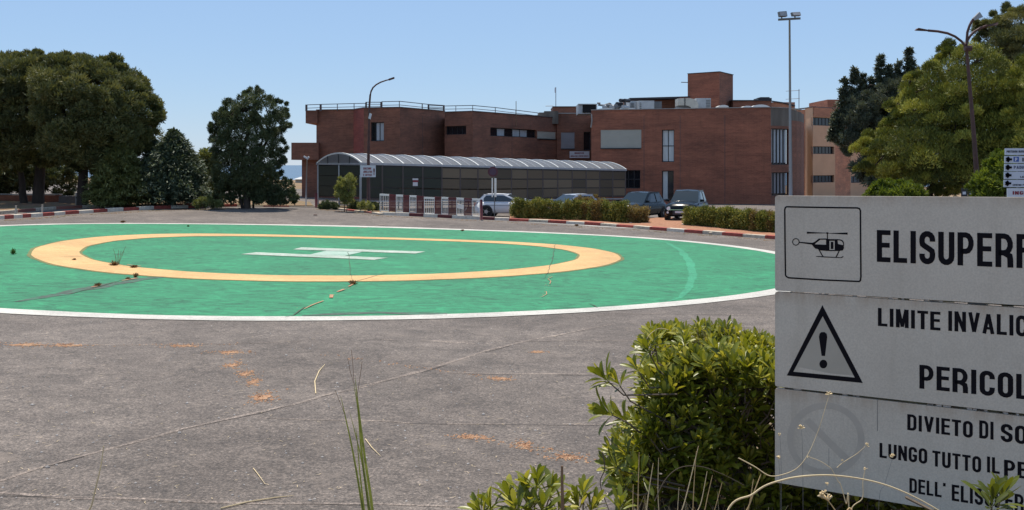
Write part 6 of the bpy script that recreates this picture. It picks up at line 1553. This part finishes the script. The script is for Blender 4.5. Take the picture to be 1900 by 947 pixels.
shrub('glossy_shrub', 'low sprouting shrub at the bottom edge left of the brown stalk', cen, 72, 120, [[Vector((P(980,1000,3.7).x,3.7,bz(P(980,1000,3.7).x,3.7)-.02)),P(980,1000,3.7),P(980,960,3.7)]], lambda p: True)
cen = [(P(1082,925,3.9),(0,0,1),1.0,.45),(P(1075,945,3.85),(-.3,0,1),.9,.4),(P(1095,950,3.85),(.5,0,1),.95,.45),(P(1150,948,3.7),(.1,0,1),.8,.35)]
shrub('glossy_shrub', 'small upright shrub sprout right of the brown stalk', cen, 73, 60, [[Vector((P(1083,1000,3.9).x,3.9,bz(P(1083,1000,3.9).x,3.9)-.02)),P(1083,1000,3.9),P(1083,960,3.9)]], lambda p: True)

# ------------------------------------------------------------------ grass blades and dry stems
def blade(mb, pts, wd, taper=True):
    n = len(pts); pr = None
    for i, p in enumerate(pts):
        t = (pts[min(i+1, n-1)]-pts[max(i-1, 0)]).normalized(); s = t.cross(Vector((0,1,0))).normalized(); f = (1-(i/(n-1))**1.6)*.95+.05 if taper else 1
        a, b, m = p-s*wd/2*f, p+s*wd/2*f, p+Vector((0,-wd*.22*f,0))
        if pr: mb.quad(pr[0], pr[2], m, a); mb.quad(pr[2], pr[1], b, m)
        pr = (a, b, m)
def spline(L, d, n=14, dy=0):
    P3 = [P(u, v, d+(dy*i/(len(L)-1))) for i, (u, v) in enumerate(L)]; out = []
    if L[0][1] > 947: P3.insert(0, Vector((P3[0].x, P3[0].y, min(bz(P3[0].x, P3[0].y)-.01, P3[0].z-.01))))     # rooted in the bank
    for i in range(len(P3)-1):
        p0, p1, p2, p3 = P3[max(i-1,0)], P3[i], P3[i+1], P3[min(i+2, len(P3)-1)]
        for k in range(n): t = k/n; out.append(.5*((2*p1)+(p2-p0)*t+(2*p0-5*p1+4*p2-p3)*t*t+(3*p1-p0-3*p2+p3)*t**3))
    out.append(P3[-1]); return out
def ground_straw(L, rad, m, label):
    g = [G(*p)+Vector((0, 0, .03)) for p in L]; mb = MB(); mb.tube(g, [rad]*(len(g)-1)+[rad*.4], 5); o = mb.build('dry_straw', M[m], org=g[0]); tag(o, label, 'straw', 'dry straws lying on the asphalt')
d = 2.6; r = thing('sedge_clump', P(685,1010,d), 'tall narrow green grass clump rising at the bottom centre', 'grass')
for L, wd in (([(680,1010),(672,940),(655,840),(640,770),(632,735)], .0075), ([(690,1010),(684,940),(672,850),(664,760),(656,712)], .009), ([(694,1010),(690,940),(677,850),(668,780),(662,730),(659,700)], .009),
              ([(688,1010),(682,930),(672,860),(658,800),(648,762)], .006), ([(683,1010),(676,950),(668,880),(663,820),(660,790)], .006), ([(680,1010),(674,950),(658,860),(648,800)], .004)):
    mb = MB(); blade(mb, spline(L, d, 8), wd); o_ = mb.build('blade', M['sedge'], r); jitter_tone(o_.data, RNG.normal(.45, .12, len(o_.data.polygons)))
mb = MB()
for L in ([(658,715),(650,690),(645,665)], [(656,705),(655,680),(652,650)], [(640,770),(630,745),(622,725)], [(662,740),(668,700),(672,672)]): mb.tube(spline(L, d, 4), .0006, 4)
mb.build('seed_wisps', M['drybrown'], r)
def stem(name, L, d, rad, m, label, cat='dry stem', group='dry grass stems in the foreground', dy=0, heads=()):
    pts = spline(L, d, 10, dy); n = len(pts); mb = MB(); mb.tube(pts, [rad*(1-.55*i/(n-1)) for i in range(n)], 5); base = pts[0]
    if heads:
        r = thing(name, base, label, cat, group); mb.build('stalk', M[m], r, True)
        for (u, v, s) in heads:
            c = P(u, v, d); hb = MB()
            for k in range(9):
                a = random.uniform(0, 6.28); b = random.uniform(-.4, 1.4); e = Vector((math.cos(a)*math.cos(b), math.sin(a)*math.cos(b), math.sin(b)))*s; hb.bar(c, c+e, s*.35, s*.2)
            hb.build('seed_head', M['drypale'], r)
        return r
    o = mb.build(name, M[m], org=base, smooth=True); tag(o, label, cat, group); return o
stem('dry_straw', [(160,1000),(172,930),(186,870),(191,838),(192,828)], 3.0, .0032, 'drypale', 'pale hooked dry stem rising at the lower left')
ground_straw([(586,735),(584,712),(592,693),(603,680)], .007, 'drypale', 'small pale curved straw left of the green grass clump')
ground_straw([(678,820),(690,836),(706,852)], .005, 'drypale', 'short pale straw crossing right of the green grass clump')
stem('brown_stalk', [(1045,1010),(1044,940),(1043,890),(1043,865)], 3.3, .0085, 'drybrown', 'thick brown upright stalk between the two small shrub sprouts')
stem('dry_straw', [(1340,990),(1400,915),(1455,890),(1520,882),(1580,886),(1640,899),(1700,924),(1760,960),(1800,1000)], 2.7, .0030, 'drypale', 'long pale arching stem curving across the bottom of the big sign')
stem('dry_straw', [(1370,850),(1400,866),(1428,883),(1455,880),(1480,868),(1500,842),(1518,800),(1532,755),(1539,730)], 3.0, .0017, 'drypale', 'thin yellowish bent stem reaching the middle gap of the big sign', heads=((1538,732,.010),))
stem('dry_straw', [(1575,1000),(1580,945),(1600,925),(1601,895),(1605,872)], 2.8, .0020, 'drypale', 'thin kinked stem with a tiny head in front of the lower board', heads=((1606,871,.006),))
stem('dry_straw', [(1575,950),(1570,935),(1560,900),(1555,893),(1545,874),(1538,866),(1520,855),(1500,848)], 2.8, .0017, 'drypale', 'thin branching stem over the faded circle', heads=((1500,848,.004),))
stem('dry_straw', [(1553,868),(1565,858),(1590,842),(1606,828)], 2.85, .0012, 'drypale', 'thin slanting twig ending in a seed head right of the faded circle', heads=((1608,827,.008),(1563,855,.004)))
stem('dry_straw', [(1538,866),(1538,850),(1538,832)], 2.82, .0009, 'galv_dark', 'tiny grey upright twig inside the faded circle')
stem('dry_straw', [(1585,980),(1560,960),(1537,930),(1524,924)], 2.7, .0025, 'dry', 'dry brown stem with curled withered leaves under the big sign', heads=((1536,928,.016),(1524,922,.013),(1530,915,.009)))
for k, (u, v, s, lb) in enumerate(((1445,851,.009,'round seed head at the left edge of the lower board'), (1447,807,.006,'small seed head high on the left edge of the lower board'), (1487,795,.011,'brown seed head inside the faded circle'), (1534,899,.007,'pale seed head near the lower edge of the board'), (1656,848,.010,'brown seed head in front of the lower lettering'))):
    stem('seed_stem', [(u+3,max(v+110,952)),(u+2,v+40),(u,v+3)] if k != 4 else [(u-26,952),(u-14,v+50),(u,v+3)], 3.1, .0008, 'galv_dark', lb, heads=((u,v,s),))
rg = random.Random(9)
tallgrass = [(1186,840,1183,960,.003), (1212,860,1196,970,.003), (1296,828,1242,1000,.003), (1292,838,1285,960,.0025), (1312,875,1285,960,.0025), (1322,882,1300,970,.0025), (1340,895,1310,970,.002), (1412,880,1375,960,.0035), (1398,890,1372,980,.003), (1260,905,1255,980,.002), (1222,850,1224,960,.0022), (1175,900,1180,980,.003)]
mb_lab = ['tallest straw at the left foot of the glossy shrub', 'second tall straw at the left foot of the glossy shrub', 'long slanting straw crossing the shrub', 'upright straw before the dark middle of the shrub', 'slanting straw right of the upright one', 'thin leaning straw in the middle group', 'short leaning straw right of the middle group', 'thick pale straw near the lower left corner of the sign', 'second pale straw near the lower left corner of the sign', 'short straw between the two straw groups', 'thin pale straw rising over the shrub foot', 'short bent straw in the dry grass patch']
for (u1, v1, u0, v0, wd), lb in zip(tallgrass, mb_lab):
    stem('tall_straw', [(u0, v0+30), ((u0+u1)/2+rg.uniform(-4,4), (v0+v1)/2+12), (u1, v1)], 3.6, wd, rg.choice(['drypale','dry','dry']), lb, 'straw', 'tall dry straws before the glossy shrub')
stem('dry_straw', [(1215,930),(1235,890),(1262,868),(1300,866),(1340,880),(1380,900)], 3.6, .002, 'twig', 'dull arching stem across the dark middle of the shrub')
stem('dry_straw', [(1118,840),(1122,870),(1114,900),(1135,960)], 3.9, .003, 'twig', 'bent grey twig beside the dry grass patch')
stem('dry_straw', [(1160,838),(1135,820),(1122,800)], 4.3, .0018, 'twig', 'thin grey twig hanging from the left of the shrub')
ground_straw([(410,950),(460,938),(510,930),(545,926)], .006, 'drypale', 'pale straw lying along the bottom edge')
ground_straw([(470,875),(480,888),(492,905)], .004, 'drypale', 'tiny pale straw at lower left of centre')
# wispy grass heads on top of the shrub
r = thing('feathery_grass', P(1320,660,4.5), 'feathery reddish grass heads rising from the top of the glossy shrub', 'grass')
for k in range(20):
    u = rg.uniform(1285,1350) if k < 14 else rg.uniform(1350,1430); v = rg.uniform(588,612) if k < 14 else rg.uniform(600,615); mb = MB(); mb.tube(spline([(u+rg.uniform(5,22),v+70),(u+rg.uniform(2,10),v+35),(u,v)], 5.15, 4), [.0010]*8+[.0006], 3); mb.build('stalk', M['dry'] if k % 3 else M['drybrown'], r)
stem('dry_straw', [(1195,640),(1205,622),(1222,610),(1240,612)], 4.6, .002, 'drypale', 'pale looping straw at the top left of the shrub')
# dry grass carpet on the bank
def carpet(name, n, box_, hmin, hmax, m, seed, wd=.003, keep=None):
    g = np.random.default_rng(seed); x = g.uniform(box_[0], box_[1], n); y = g.uniform(box_[2], box_[3], n)
    if keep is not None: k = keep(x, y); x, y = x[k], y[k]; n = len(x)
    z = np.maximum(bank_z(x, y), Z(x, y)+.02); h = g.uniform(hmin, hmax, n)**1.0; a = g.uniform(0, 6.28, n); ln = g.uniform(.1, .9, n)*h
    p = np.stack([x, y, z-.01], 1); t = p+np.stack([np.cos(a)*ln, np.sin(a)*ln, h], 1); s = np.stack([np.sin(a+1), np.cos(a+1), 0*a], 1)*wd
    V = np.stack([p-s, p+s, t+s*.3, t-s*.3], 1); o = quads_mesh(name, V, M[m], None, None, kind='stuff'); return o
carpet('dry_grass', 5200, (.35, 3.2, 2.2, 7.2), .02, .13, 'dry', 3, .0022, lambda x, y: (bank_z(x, y) > Z(x, y)+.02) & (EYE-bank_z(x, y) > .36*y*0+.0))
carpet('dry_grass_pale', 2600, (.35, 2.6, 3.0, 7.2), .03, .16, 'drypale', 4, .0018, lambda x, y: bank_z(x, y) > Z(x, y)+.02)
carpet('green_undergrowth', 1600, (.9, 3.0, 2.6, 4.4), .05, .16, 'twig', 5, .004)
fin()
